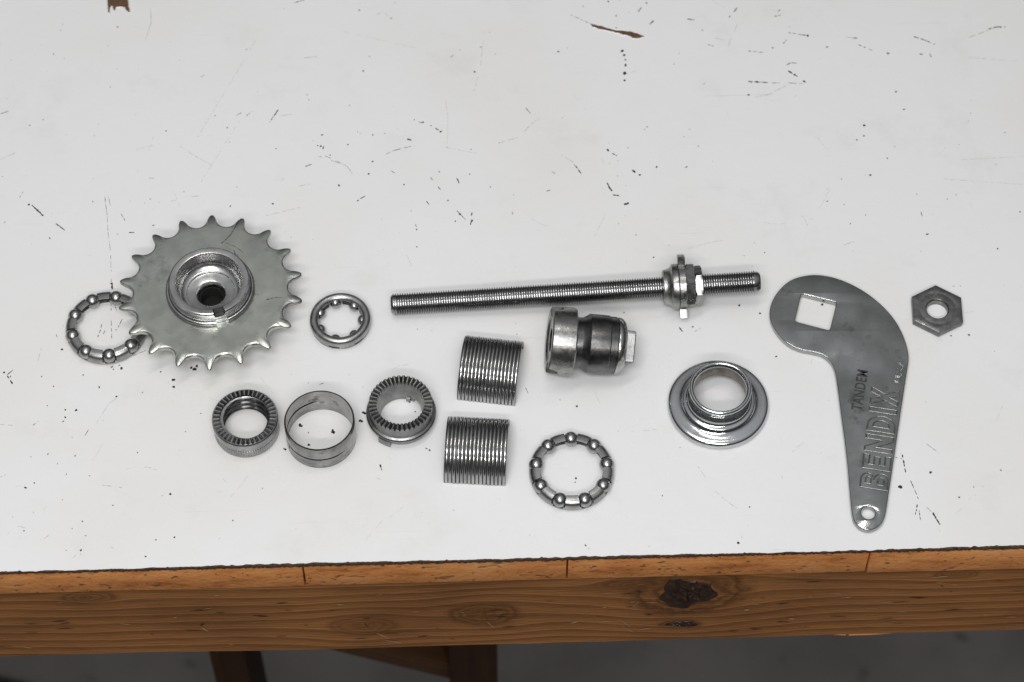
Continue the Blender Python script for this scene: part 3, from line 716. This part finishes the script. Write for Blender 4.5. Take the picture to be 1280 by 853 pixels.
for i_, (pts, wd) in enumerate((([(298, 276), (294, 284), (288, 294), (280, 302), (277, 304)], .55), ([(333, 375), (341, 372.5), (353, 372)], .4), ([(292, 313), (294, 318), (298, 319.5)], .5), ([(283, 304), (295, 309), (304, 316)], .3))):
    scratch(pts, wd, ZS, M_STAMP, root, Vector((sp_c.x, sp_c.y, T)), 70 + i_)
# bore's deep shade put in as a black lining and added floor
o = mk('bore_shade_liner', *lathe([(5.28, -6.2), (5.28, -ZS + .3), (5.0, -ZS + .3), (5.0, -6.2)], 48), M_BORE_SHADE, root); o.location.z = ZS * MM
o = mk('bore_shade_floor', *lathe([(0.01, -ZS + .4), (0.01, -ZS + 1.0), (5.0, -ZS + 1.0), (5.0, -ZS + .4)], 32), M_BORE_SHADE, root); o.location.z = ZS * MM

# ------------------------------------------------------------------ small caged bearing
pc = P(425.5, 401, 3.2)
root = empty('caged_bearing', (pc.x, pc.y, T), 'small ring bearing with rolled rim and balls facing inward, beside the sprocket', 'bearing')
rim = [(13.2, 2.6), (13.35, 4.2), (13.1, 5.3), (12.4, 6.0), (11.5, 6.2), (10.4, 5.9), (9.7, 5.2), (9.5, 4.5), (10.1, 4.5), (10.5, 5.2), (11.6, 5.6), (12.4, 5.2), (12.8, 4.2), (12.7, 2.6)]
mk('cage', *lathe(rim, 112), M_CAGE, root, sharp=38)
na = 7; a0 = radians(105)
parts = [lathe([(12.5, 0), (12.75, 0), (12.85, .9), (12.5, .9)], 96)]
for k in range(na):
    a = a0 + 2 * pi * (k + 0.5) / na; hw = radians(15.5)
    parts.append(lathe([(12.75, .8), (13.2, 2.7), (12.8, 2.7), (12.4, .8)], 6, a0=a - hw, a1=a + hw))
mk('lower_cage', *merge(*parts), M_CAGE, root)
for k in range(na):
    a = a0 + 2 * pi * k / na
    o = link('ball', BALL_S, root); o.location = (9.75 * cos(a) * MM, 9.75 * sin(a) * MM, 2.9 * MM); o.rotation_euler = (k, k, 0)
    b = a + pi / na
    V, Fc = lathe([(10.2, 1.2), (10.2, 4.4), (9.85, 4.4), (9.85, 1.2)], 4, a0=b - radians(8), a1=b + radians(8))
    mk('separator', V, Fc, M_BLACK, root)

# ------------------------------------------------------------------ serrated clutch rings
def tri(t):
    q = 1 - abs(2 * (t % 1.0) - 1)
    return min(1.0, q * 1.7)
NTC = 40
def clutch_fn(ht, depth, serr):
    def f(i, a, r, z):
        if i in serr: z = z - depth * (1 - tri(a * NTC / (2 * pi))) * serr[i]
        return r, z
    return f
H = 11.0
pc = P(306, 521, H)
root = empty('serrated_ring', (pc.x, pc.y, T), 'dark coil-threaded ring with serrated top and knurled lower side, leftmost of the small rings', 'ring')
prof = [(13.3, 0), (13.8, .4), (13.8, 4.6), (13.5, 4.9), (13.5, 5.3), (14.0, 5.6), (14.05, H - 1.0), (13.7, H - 0.5), (13.4, H - .5), (13.35, H), (10.7, H), (10.4, H - .9)]
inner = []
nz = 30
for i in range(nz + 1):
    z = (H - 1.2) * (1 - i / nz) + 0.2
    inner.append((10.2, z))
prof2 = prof + inner + [(11.0, 0)]
b0 = len(prof)
cf = clutch_fn(H, 1.5, {9: 1.0, 10: 0.9})
def fA(i, a, r, z):
    if b0 <= i <= b0 + nz:
        q = (z / 3.6 - a / (2 * pi)) % 1.0
        r = 10.2 - 0.95 * max(0, sin(q * 2 * pi)) ** 0.7
    if i in (1, 2): r += 0.12 * (1 if int(round(a / (2 * pi) * 320)) % 4 < 2 else -1)
    return cf(i, a, r, z)
V, Fc = lathe(prof2, 320, fA)
mp_ = len(prof2)
mk('ring_body', V, Fc, [M_DARK, M_EXP], root, sharp=28, midx=[1 if (q % mp_) >= b0 else 0 for q in range(len(Fc))])

H = 13.0
pc = P(500.5, 503, H)
root = empty('flanged_serrated_ring', (pc.x, pc.y, T), 'dark serrated ring with wide flange and tab, between the thin band and the ribbed shells', 'ring')
prof = [(12.6, 0), (13.3, .3), (13.5, 3.0), (14.6, 3.4), (14.9, 4.2), (14.9, 5.0), (14.5, 5.6), (13.7, 6.0), (13.3, 7.2), (13.4, H - 1.6), (13.5, H - .8), (13.4, H), (10.2, H - .3), (9.9, H - 1.9), (9.8, 7.0), (9.3, 5.6), (9.1, .5), (9.4, 0)]
cf2 = clutch_fn(H, 1.6, {11: 1.0, 12: 0.7, 10: 0.3})
def fB(i, a, r, z):
    r, z = cf2(i, a, r, z)
    if i in (0, 1, 16, 17) and abs(angd(a, radians(40))) < radians(16): z += 3.0
    return r, z
mk('ring_body', *lathe(prof, 320, fB), M_DARK2, root, sharp=28)
mk('tab', *lathe([(13.0, 0.0), (15.2, 0.0), (15.4, .5), (15.2, 3.9), (13.0, 3.6)], 8, a0=radians(-128), a1=radians(-107)), M_DARK2, root)
mk('tab', *lathe([(8.2, 0.2), (9.8, 0.2), (9.8, 2.8), (8.2, 2.6)], 5, a0=radians(66), a1=radians(77)), M_DARK2, root)

# ------------------------------------------------------------------ thin spring band with a slit
H = 15.0
pc = P(399, 525.5, H)
root = empty('spring_band', (pc.x, pc.y, T), 'thin steel band ring with a long slit around its side, between the serrated rings', 'band')
R0, TH = 14.75, 0.7
zs = [0, .25, 3.2, 6.3, 7.6, 10.5, H - .25, H]; nb = 180
V, Fc = [], []
def rad(j, base): return base - 0.18 if j in (0, len(zs) - 1) else base
for k in range(nb):
    a = 2 * pi * k / nb
    q = max(0.0, min(1.0, (math.degrees(a) - 95) / 20, (322 - math.degrees(a)) / 20))
    for side in (0, 1):
        for j, z in enumerate(zs):
            r = R0 - (TH if side else 0) + (-.15 if (side == 0 and j in (0, len(zs) - 1)) else 0)
            r *= 1 + 0.006 * sin(2 * a + 0.7)
            if j in (3, 4): z = 6.95 + (z - 6.95) * q * (1.0 + 0.25 * sin(a))
            V.append((r * cos(a), r * sin(a), z))
m = len(zs)
def vid(k, s, j): return (k % nb) * 2 * m + s * m + j
for k in range(nb):
    deg = 360 * (k + 0.5) / nb
    slit = 97 < deg < 320
    for j in range(m - 1):
        if j == 3 and slit: continue
        for s in (0, 1): Fc.append((vid(k, s, j), vid(k + 1, s, j), vid(k + 1, s, j + 1), vid(k, s, j + 1)))
    for j in (0, m - 1): Fc.append((vid(k, 0, j), vid(k + 1, 0, j), vid(k + 1, 1, j), vid(k, 1, j)))
    if slit:
        for j in (3, 4): Fc.append((vid(k, 0, j), vid(k + 1, 0, j), vid(k + 1, 1, j), vid(k, 1, j)))
bo = mk('band', V, Fc, [M_BAND, M_BLACK], root, sharp=35)
for p_ in bo.data.polygons:
    if abs(p_.normal.z) > 0.8: p_.material_index = 1  # edge faces black: their dark reflection put into the colour

# ------------------------------------------------------------------ ribbed brake shoes (half shells)
def shoe(pxa, pxb, label, seed):
    a, b = P(*pxa, 0.8), P(*pxb, 0.8)              # foot of the near edge
    d = (b - a); Ls = d.length * 1000; yw = atan2(d.y, d.x)
    R = 15.9; t0, t1 = radians(6), radians(174)
    mid = a.lerp(b, .5) + Vector((-sin(yw), cos(yw), 0)) * (R * cos(t0) * MM)
    root = empty('brake_shoe', (mid.x, mid.y, T), label, 'brake shoe', 'ribbed half-shell brake shoes', rz=yw)
    nr = 16; p = Ls / nr; na_ = 56
    st, tone = [], []
    rnd = random.Random(seed)
    for i in range(nr):
        x = -Ls / 2 + i * p; cr_ = R - rnd.uniform(0, .16)
        st += [(x, R - .45), (x + .14 * p, R - .45), (x + .26 * p, cr_ - .20), (x + .38 * p, cr_ - .03), (x + .60 * p, cr_), (x + .80 * p, cr_ - .03), (x + .93 * p, cr_ - .20)]
    st.append((Ls / 2, R - .45))
    mt = len(st); zoff = -R * sin(t0)
    V, Fc, mi = [], [], []
    for k in range(na_ + 1):
        th_ = t0 + (t1 - t0) * k / na_
        for x, r in st + [(Ls / 2, R - 2.3), (-Ls / 2, R - 2.3)]:
            V.append((x, -r * cos(th_), r * sin(th_) + zoff))
    m = mt + 2
    for k in range(na_):
        for i in range(m):
            j = (i + 1) % m
            Fc.append((k * m + i, k * m + j, k * m + m + j, k * m + m + i))
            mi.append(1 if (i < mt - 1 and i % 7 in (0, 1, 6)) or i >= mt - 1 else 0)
    for k in (0, na_):
        for i in range(mt - 1):
            pass
        Fc.append(tuple(k * m + i for i in range(m))); mi.append(0)
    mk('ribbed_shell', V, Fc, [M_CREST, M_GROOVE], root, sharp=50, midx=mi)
    return root
shoe((571, 499.5), (643.5, 507.5), 'ribbed steel half shell nearer the long threaded axle, upper of the two', 1)
shoe((554.5, 603.5), (631.5, 607.5), 'ribbed steel half shell nearer the bench front edge, lower of the two', 2)

# ------------------------------------------------------------------ frames for things lying on their side
IMGUP = Vector((0, sin(ELEV), cos(ELEV)))
def lying(A, B):
    z = (B - A).normalized(); x = (IMGUP - z * IMGUP.dot(z)).normalized(); y = z.cross(x)
    return Matrix((x, y, z)).transposed()
def hexfn(ap, phi0):
    def f(i, a, r, z):
        if r > ap * 0.93:
            q = (a - phi0 + pi / 6) % (pi / 3) - pi / 6
            r = min(r, 99) * 1.0 / cos(q) * ap / ap if False else (ap * (r / ap)) / cos(q)
        return r, z
    return f

# ------------------------------------------------------------------ threaded axle with cone, lug plate and two nuts
A, Bp = P(489, 381, 4.85), P(950, 352, 11.3)
LA = (Bp - A).length * 1000
root = empty('axle', A, 'long threaded steel axle with cone and nuts near its right end', 'axle', mat=lying(A, Bp))
s_of = lambda px: (px - 489) / 461.0 * LA
def thread(s0, s1, rc, rr, p, n=28):
    turns = int((s1 - s0) / p); S = turns * n
    V, Fc, MI = [], [], []
    for s in range(S + 1):
        a = 2 * pi * s / n; z = s0 + p * s / n
        for r, dz in ((rc, 0), (rc, .26 * p), (rr, .50 * p), (rr, .76 * p)): V.append((r * cos(a), r * sin(a), z + dz))
    for s in range(S):
        for i in range(3): Fc.append((4 * s + i, 4 * s + 4 + i, 4 * s + 5 + i, 4 * s + 1 + i)); MI.append(1 if i == 2 else 0)
        if s + n < S: Fc.append((4 * s + 3, 4 * s + 7, 4 * (s + n) + 4, 4 * (s + n))); MI.append(0)
    return V, Fc, MI
PIT = 1.06
*V1, MI = thread(0.9, LA - 2.2, 4.75, 4.0, PIT)
V2 = lathe([(0.01, 0), (3.7, 0), (4.3, .7), (4.35, 2.3), (0.01, 2.3)], 40)
V3 = lathe([(0.01, LA), (3.6, LA), (4.4, LA - .9), (4.5, LA - 3.0), (0.01, LA - 3.0)], 40)
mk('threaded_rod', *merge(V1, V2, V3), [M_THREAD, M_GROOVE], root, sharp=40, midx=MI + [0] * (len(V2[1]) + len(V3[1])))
sA, sB, sC, sD, sE, sF = [s_of(p) for p in (828.7, 840.8, 848.3, 857.2, 868, 877.5)]
cone = [(4.3, sA), (7.2, sA), (7.7, sA + .4), (7.8, sA + 1.5), (8.2, sA + 2.7), (9.0, sA + 3.7), (9.8, sB - .2), (10.0, sB + .3), (10.0, sC - .3), (9.6, sC), (4.3, sC)]
mk('bearing_cone', *lathe(cone, 96), M_FLANGE, root, sharp=30)
# plate with two lugs
V, Fc = [], []
n = 120
def plate_r(a):
    for c in (radians(12), radians(192)):
        q = abs(angd(a, c))
        if q < radians(25): return min(14.0 / max(cos(q), .5), 14.0 if True else 0) if abs(14.0 * sin(q)) < 3.6 else 10.1
    return 10.1
def fp(i, a, r, z):
    return (plate_r(a) - (10.1 - r) if r > 8 else r), z
V, Fc = lathe([(4.3, sC), (9.8, sC), (10.1, sC + .3), (10.1, sD - .3), (9.8, sD), (4.3, sD)], 180, fp)
mk('lug_plate', V, Fc, M_FLANGE, root, sharp=30)
def hexnut(name, s0, s1, ap, phi, mat):
    ph = radians(phi) + pi / 6
    def f(i, a, r, z):
        if r > ap * .8:
            q = (a - radians(phi) + pi / 6) % (pi / 3) - pi / 6
            r = r / cos(q)
            if i in (1, 4): r = min(r, ap * 1.06)
        return r, z
    prof = [(4.2, s0), (ap, s0), (ap, s0 + .5), (ap, s1 - .5), (ap, s1), (4.2, s1)]
    return mk(name, *lathe(prof, 72, f, phase=ph), mat, root, sharp=25)
hexnut('hex_nut', sD, sE, 8.9, 114, M_FLANGE)
hexnut('lock_nut', sE + .15, sF, 7.5, 91, M_FLANGE)

# ------------------------------------------------------------------ expander lying on its side
A, Bp = P(686, 425, 15.9), P(791, 434.5, 11.2)
LE = (Bp - A).length * 1000
root = empty('expander', A, 'blackened stepped steel expander lying on its side below the axle', 'expander', mat=lying(A, Bp))
k_ = LE / 36.0
def dogs(i, a, r, z):
    if i in (2, 3, 4):
        for c, wd in ((14, 17), (170, 20)):
            q = abs(math.degrees(angd(a, radians(c))))
            if q < wd: z += 4.6 * max(0, min(1, (wd - q) / 10))
    return r, z
fl = [(5.0, 0.9), (9.6, 0.8), (10.4, 0.1), (13.7, 0), (14.3, .5), (14.7, 6.2), (14.7, 10.0 * k_), (14.2, 10.6 * k_), (11.0, 10.7 * k_), (5.0, 10.7 * k_)]
mk('dog_flange', *lathe(fl, 144, dogs), M_FLANGE, root, sharp=30)
bd = [(5.3, 9.0), (9.5, 9.0), (10.8, 10.75 * k_), (10.8, 13.4 * k_), (11.1, 14.2 * k_), (12.0, 15.6 * k_), (12.7, 16.6 * k_), (12.8, 17.0 * k_), (12.75, 24.8 * k_), (12.4, 25.2 * k_), (12.4, 28.0 * k_), (11.8, 28.3 * k_), (11.8, 28.6 * k_), (6, 28.6 * k_)]
mk('body', *lathe(bd, 112), M_EXP, root, sharp=16)
rg = [(6, 28.6 * k_), (12.2, 28.65 * k_), (12.3, 29.0 * k_), (12.0, 30.3 * k_), (11.0, 31.6 * k_), (10.0, 32.2 * k_), (6, 32.2 * k_)]
mk('end_ring', *lathe(rg, 112), M_BRIGHT, root, sharp=30)
def sqf(i, a, r, z):
    if r > 6.2:
        q = (a - radians(90) + pi / 4) % (pi / 2) - pi / 4
        r = min(r / cos(q), 9.6)
        if i == 3: r = min(r, 9.0)
    return r, z
mk('square_end', *lathe([(5.2, 31.8 * k_), (7.0, 31.8 * k_), (7.0, 35.6 * k_), (6.7, 36 * k_), (5.2, 36 * k_), (5.0, 32 * k_)], 96, sqf), M_DARK, root, sharp=25)
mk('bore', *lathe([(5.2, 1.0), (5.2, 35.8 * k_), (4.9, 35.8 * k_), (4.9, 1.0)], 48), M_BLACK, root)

# ------------------------------------------------------------------ chrome dust cap
pc = P(897.5, 506.6, 1.0)
root = empty('dust_cap', (pc.x, pc.y, T), 'shiny chrome stepped dust cap with rolled rim, beside the flat wrench', 'dust cap')
cap = [(20.6, 0), (21.3, .15), (21.6, .8), (21.55, 2.2), (21.1, 3.1), (20.3, 3.55), (19.2, 3.6), (17.4, 3.75), (16.2, 4.1), (15.7, 4.6), (15.4, 5.2), (14.9, 5.6), (14.3, 5.6), (13.6, 5.9), (13.1, 6.8), (12.75, 8.2), (12.6, 9.8), (12.65, 11.2), (12.95, 12.4), (13.2, 13.2), (13.25, 14.0), (12.95, 14.7), (12.3, 15.0), (11.7, 14.8), (11.3, 14.2), (11.15, 13.0), (11.1, 9.5), (11.4, 6.4), (12.4, 4.6), (14.4, 3.4), (15.2, 2.4), (19.6, 2.0), (20.3, 1.4)]
def wob(i, a, r, z): return r * (1 + .004 * sin(2 * a + 1) + .002 * sin(5 * a)), z
cap = [(r_, z_ * 1.06) for r_, z_ in cap]
V, Fc = lathe(cap, 128, wob)
mk('cap_shell', V, Fc, [M_CHROME, M_CAP_IN], root, sharp=60, midx=[1 if (q % len(cap)) >= 25 else 0 for q in range(len(Fc))])

# ------------------------------------------------------------------ flat wrench
TW = 3.0
wo = P(1060, 480, TW)
root = empty('wrench', (wo.x, wo.y, T), 'flat curved hub wrench stamped BENDIX with a square hole', 'wrench')
def WL(px, py):
    q = P(px, py, TW); return ((q.x - wo.x) * 1000, (q.y - wo.y) * 1000)
def smooth_closed(pts, it=2):
    for _ in range(it):
        out = []
        for a, b in zip(pts, pts[1:] + pts[:1]):
            out.append((a[0] * .75 + b[0] * .25, a[1] * .75 + b[1] * .25)); out.append((a[0] * .25 + b[0] * .75, a[1] * .25 + b[1] * .75))
        pts = out
    return pts
def curve_mesh(name, loops, depth, bev):
    cu = bpy.data.curves.new(name, 'CURVE'); cu.dimensions = '2D'; cu.fill_mode = 'BOTH'
    cu.extrude = (depth / 2 - bev) * MM; cu.bevel_depth = bev * MM; cu.bevel_resolution = 2
    for lp in loops:
        s = cu.splines.new('POLY'); s.points.add(len(lp) - 1); s.use_cyclic_u = True
        for p, q in zip(s.points, lp): p.co = (q[0] * MM, q[1] * MM, 0, 1)
    return curve_to_mesh(name, cu)
def curve_to_mesh(name, cu):
    ob = bpy.data.objects.new(name, cu); COL.objects.link(ob)
    dg = bpy.context.evaluated_depsgraph_get()
    me = bpy.data.meshes.new_from_object(ob.evaluated_get(dg))
    bpy.data.objects.remove(ob); me.name = name
    return me
def smooth_mesh(me, mat, sharp=30):
    me.materials.clear(); me.materials.append(mat)
    bm = bmesh.new(); bm.from_mesh(me)
    bmesh.ops.remove_doubles(bm, verts=bm.verts, dist=1e-6)
    for f in bm.faces: f.smooth = True; f.material_index = 0
    for e in bm.edges:
        if len(e.link_faces) == 2 and e.calc_face_angle(0) > radians(sharp): e.smooth = False
    bm.to_mesh(me); bm.free()
    return me
def inset_loop(pts, dist):
    """pull a counter-clockwise loop inwards (or a clockwise hole outwards)"""
    out = []; n = len(pts)
    for i in range(n):
        a, b = pts[i - 1], pts[(i + 1) % n]
        dx, dy = b[0] - a[0], b[1] - a[1]; l = sqrt(dx * dx + dy * dy) or 1
        out.append((pts[i][0] - dy / l * dist, pts[i][1] + dx / l * dist))
    return out
opx = [(1020,343),(1005,344.5),(991,348.5),(981,355),(972,364.5),(965.5,375),(962,386),(962,397),(965.5,407.5),(973,418.5),(981,427),(990,433),(1002,437.5),(1014,439.5),(1024,441.5),(1032,445.5),(1038.5,452),(1042.5,460),(1045,470),
       (1049,500),(1053,530),(1057,560),(1060,590),(1062.5,620),(1064.5,641),(1067,651),(1073,658.5),(1081,662.5),(1088,662.8),(1096,660),(1102.5,654.5),(1106.5,646),(1108.5,636),(1111.5,615),(1115.5,588),(1121.5,548),(1128,503),(1133,470),(1136,452),(1136,443),(1133.5,431),(1128,416),(1119.5,400.5),(1107.5,386),(1092.7,372.7),(1076,361),(1056.6,351.4),(1038.6,345.5)]
outer = smooth_closed([WL(*p) for p in opx], 2)
hq = [(1001.5,366.5),(1046.5,377.8),(1037.5,413.5),(993,401.8)]
hc = [WL(*p) for p in hq]
sq = []
for i in range(4):
    p0, p1, p2 = hc[i - 1], hc[i], hc[(i + 1) % 4]
    f = 0.09
    A_ = (p1[0] + (p0[0] - p1[0]) * f, p1[1] + (p0[1] - p1[1]) * f); B_ = (p1[0] + (p2[0] - p1[0]) * f, p1[1] + (p2[1] - p1[1]) * f)
    for t_ in (0, .33, .67, 1):
        sq.append(((1 - t_) ** 2 * A_[0] + 2 * t_ * (1 - t_) * p1[0] + t_ * t_ * B_[0], (1 - t_) ** 2 * A_[1] + 2 * t_ * (1 - t_) * p1[1] + t_ * t_ * B_[1]))
hx, hy = WL(1085.3, 641)
rd = [(hx + 3.05 * cos(2 * pi * i / 36), hy + 3.05 * sin(2 * pi * i / 36)) for i in range(36)]
BEV = 0.45
def area(l): return sum(a[0] * b[1] - b[0] * a[1] for a, b in zip(l, l[1:] + l[:1])) / 2
def shrink(l, dist, hole):
    if area(l) < 0: l = l[::-1]
    return inset_loop(l, -dist if hole else dist)
me = curve_mesh('wrench_plate', [shrink(outer, BEV, False), shrink(sq, .25, True), shrink(rd, .3, True)], TW, BEV)
smooth_mesh(me, M_WRENCH, 40)
o = link('wrench_plate', me, root); o.location.z = TW / 2 * MM
def stamp(name, body, pa, pb, cap_mm, mat, depth, bev, fill, offset=0.0, shear=0.0):
    """lettering along the line pa -> pb (photograph points of the baseline)"""
    a, b = Vector(WL(*pa)), Vector(WL(*pb)); d = b - a; ang = atan2(d.y, d.x)
    cu = bpy.data.curves.new(name, 'FONT'); cu.body = body; cu.fill_mode = 'BOTH' if fill else 'NONE'
    cu.size = 1.0; cu.shear = shear; cu.resolution_u = 4; cu.offset = offset; cu.space_character = 1.0 + offset * 3
    me0 = curve_to_mesh('m', cu.copy()) if False else None
    # measure with a filled copy
    c2 = cu.copy(); c2.fill_mode = 'BOTH'; q = curve_to_mesh('probe', c2)
    w_ = max(v.co.x for v in q.vertices) - min(v.co.x for v in q.vertices); x0 = min(v.co.x for v in q.vertices); h_ = max(v.co.y for v in q.vertices)
    sxx, syy = d.length / w_, cap_mm / h_
    cu.bevel_depth = 0; 
    if fill:
        m2 = q
        for v in m2.vertices: v.co = ((v.co.x - x0) * sxx * MM, v.co.y * syy * MM, depth * MM)
        m2.materials.clear(); m2.materials.append(mat)
    else:
        # raised outline: tube along every glyph edge
        bm = bmesh.new(); bm.from_mesh(q)
        bmesh.ops.remove_doubles(bm, verts=bm.verts, dist=1e-5)
        edges = [(e.verts[0].co.copy(), e.verts[1].co.copy()) for e in bm.edges if len(e.link_faces) == 1]
        bm.free()
        V, Fc = [], []
        for p, r in edges:
            p2 = Vector(((p.x - x0) * sxx, p.y * syy)); r2 = Vector(((r.x - x0) * sxx, r.y * syy))
            t_ = (r2 - p2); l = t_.length
            if l < 1e-4: continue
            t_ /= l; nn = Vector((-t_.y, t_.x)); p2 = p2 - t_ * bev * .5; r2 = r2 + t_ * bev * .5
            base = len(V)
            for c_ in (p2, r2):
                for u, zz in ((-1, -.05), (-.6, depth * .8), (0, depth), (.6, depth * .8), (1, -.05)):
                    V.append((c_.x + nn.x * u * bev, c_.y + nn.y * u * bev, zz))
            for i in range(4): Fc.append((base + i, base + i + 1, base + 6 + i, base + 5 + i))
            Fc.append(tuple(base + i for i in range(5))); Fc.append(tuple(base + 5 + i for i in range(5)))
        tmp = mk(name, V, Fc, mat, None, sharp=60); m2 = tmp.data; bpy.data.objects.remove(tmp)
    o = link(name, m2, root)
    o.location = (a.x * MM, a.y * MM, TW * MM); o.rotation_euler = (0, 0, ang)
    return o
def arc(cx, cy, rx, ry, a0=-90, a1=90, n=8):
    return [(cx + rx * cos(radians(a0 + (a1 - a0) * i / n)), cy + ry * sin(radians(a0 + (a1 - a0) * i / n))) for i in range(n + 1)]
ts = 0.21
GL = {'E': (.66, [[(0,0),(.66,0),(.66,ts),(ts,ts),(ts,.4),(.6,.4),(.6,.6),(ts,.6),(ts,1-ts),(.66,1-ts),(.66,1),(0,1)]]),
      'N': (.80, [[(0,0),(ts,0),(ts,.62),(.80-ts,0),(.80,0),(.80,1),(.80-ts,1),(.80-ts,.38),(ts,1),(0,1)]]),
      'I': (.22, [[(0,0),(.22,0),(.22,1),(0,1)]]),
      'X': (.80, [[(0,0),(.25,0),(.40,.33),(.55,0),(.80,0),(.54,.5),(.80,1),(.55,1),(.40,.67),(.25,1),(0,1),(.26,.5)]]),
      'D': (.76, [[(0,0)] + arc(.34,.5,.42,.5) + [(0,1)], [(ts,ts)] + arc(.34,.5,.42-ts,.5-ts) + [(ts,1-ts)]]),
      'B': (.74, [[(0,0)] + arc(.44,.27,.30,.27) + arc(.42,.77,.28,.23) + [(0,1)], [(ts,.17)] + arc(.44,.28,.12,.11) + [(ts,.39)], [(ts,.63)] + arc(.42,.735,.10,.095) + [(ts,.83)]])}
def outline_letters(name, word, pa, pb, cap_mm, mat, depth, bev):
    a, b = Vector(WL(*pa)), Vector(WL(*pb)); d = b - a; ang = atan2(d.y, d.x)
    gap = 0.17; tot = sum(GL[c][0] for c in word) + gap * (len(word) - 1)
    sx_, sy_ = d.length / tot, cap_mm
    V, Fc = [], []; x0 = 0.0
    for ch in word:
        for lp in GL[ch][1]:
            q = [Vector(((x0 + p[0]) * sx_, p[1] * sy_)) for p in lp]
            for p2, r2 in zip(q, q[1:] + q[:1]):
                t_ = r2 - p2; l = t_.length
                if l < 1e-3: continue
                t_ /= l; nn = Vector((-t_.y, t_.x)); p2 = p2 - t_ * bev * .4; r2 = r2 + t_ * bev * .4
                base = len(V)
                for c_ in (p2, r2):
                    for u, zz in ((-1, -.05), (-.55, depth * .8), (0, depth), (.55, depth * .8), (1, -.05)): V.append((c_.x + nn.x * u * bev, c_.y + nn.y * u * bev, zz))
                for i in range(4): Fc.append((base + i, base + i + 1, base + 6 + i, base + 5 + i))
                Fc.append(tuple(base + i for i in range(5))); Fc.append(tuple(base + 5 + i for i in range(5)))
        x0 += GL[ch][0] + gap
    o = mk(name, V, Fc, mat, root, sharp=50)
    o.location = (a.x * MM, a.y * MM, TW * MM); o.rotation_euler = (0, 0, ang)
outline_letters('maker_lettering', 'BENDIX', (1109.5, 614), (1124.0, 489), 11.6, M_FLANGE, 0.42, 0.36)
stamp('model_lettering', 'TANDEM', (1077.0, 514), (1085.0, 464), 4.6, M_STAMP, 0.03, 0, True, 0.018)
stamp('country_lettering', 'U.S.A', (1125.5, 479), (1130.5, 450), 2.6, M_BRIGHT, 0.14, 0.17, False)

# ------------------------------------------------------------------ loose hexagon nut
HN = 3.6
cor = [(1169.6,357),(1202.6,374.2),(1205.2,403.6),(1174.4,415),(1140.6,398),(1138.8,369)]
cw = [P(*c, HN) for c in cor]
ctr = sum(cw, Vector()) / 6
Rn = sum((c - ctr).length for c in cw) / 6 * 1000
ph = atan2(cw[0].y - ctr.y, cw[0].x - ctr.x)
root = empty('hex_nut', (ctr.x, ctr.y, T), 'loose grey hexagon nut lying flat to the right of the wrench', 'nut')
ap = Rn * cos(pi / 6)
def nf(i, a, r, z):
    if r > ap * .9:
        q = (a - ph) % (pi / 3) - pi / 6
        r = r / cos(q)
    return r, z
prof = [(4.6, 0), (ap - .3, 0), (ap, .3), (ap, HN - .45), (ap - .15, HN - .15), (ap - .5, HN), (8.3, HN), (8.0, HN - .06), (7.7, HN), (5.15, HN), (4.75, HN - .35), (4.6, HN - .7), (4.6, .6)]
mk('nut_body', *lathe(prof, 72, nf, phase=ph), M_NUT, root, sharp=28)
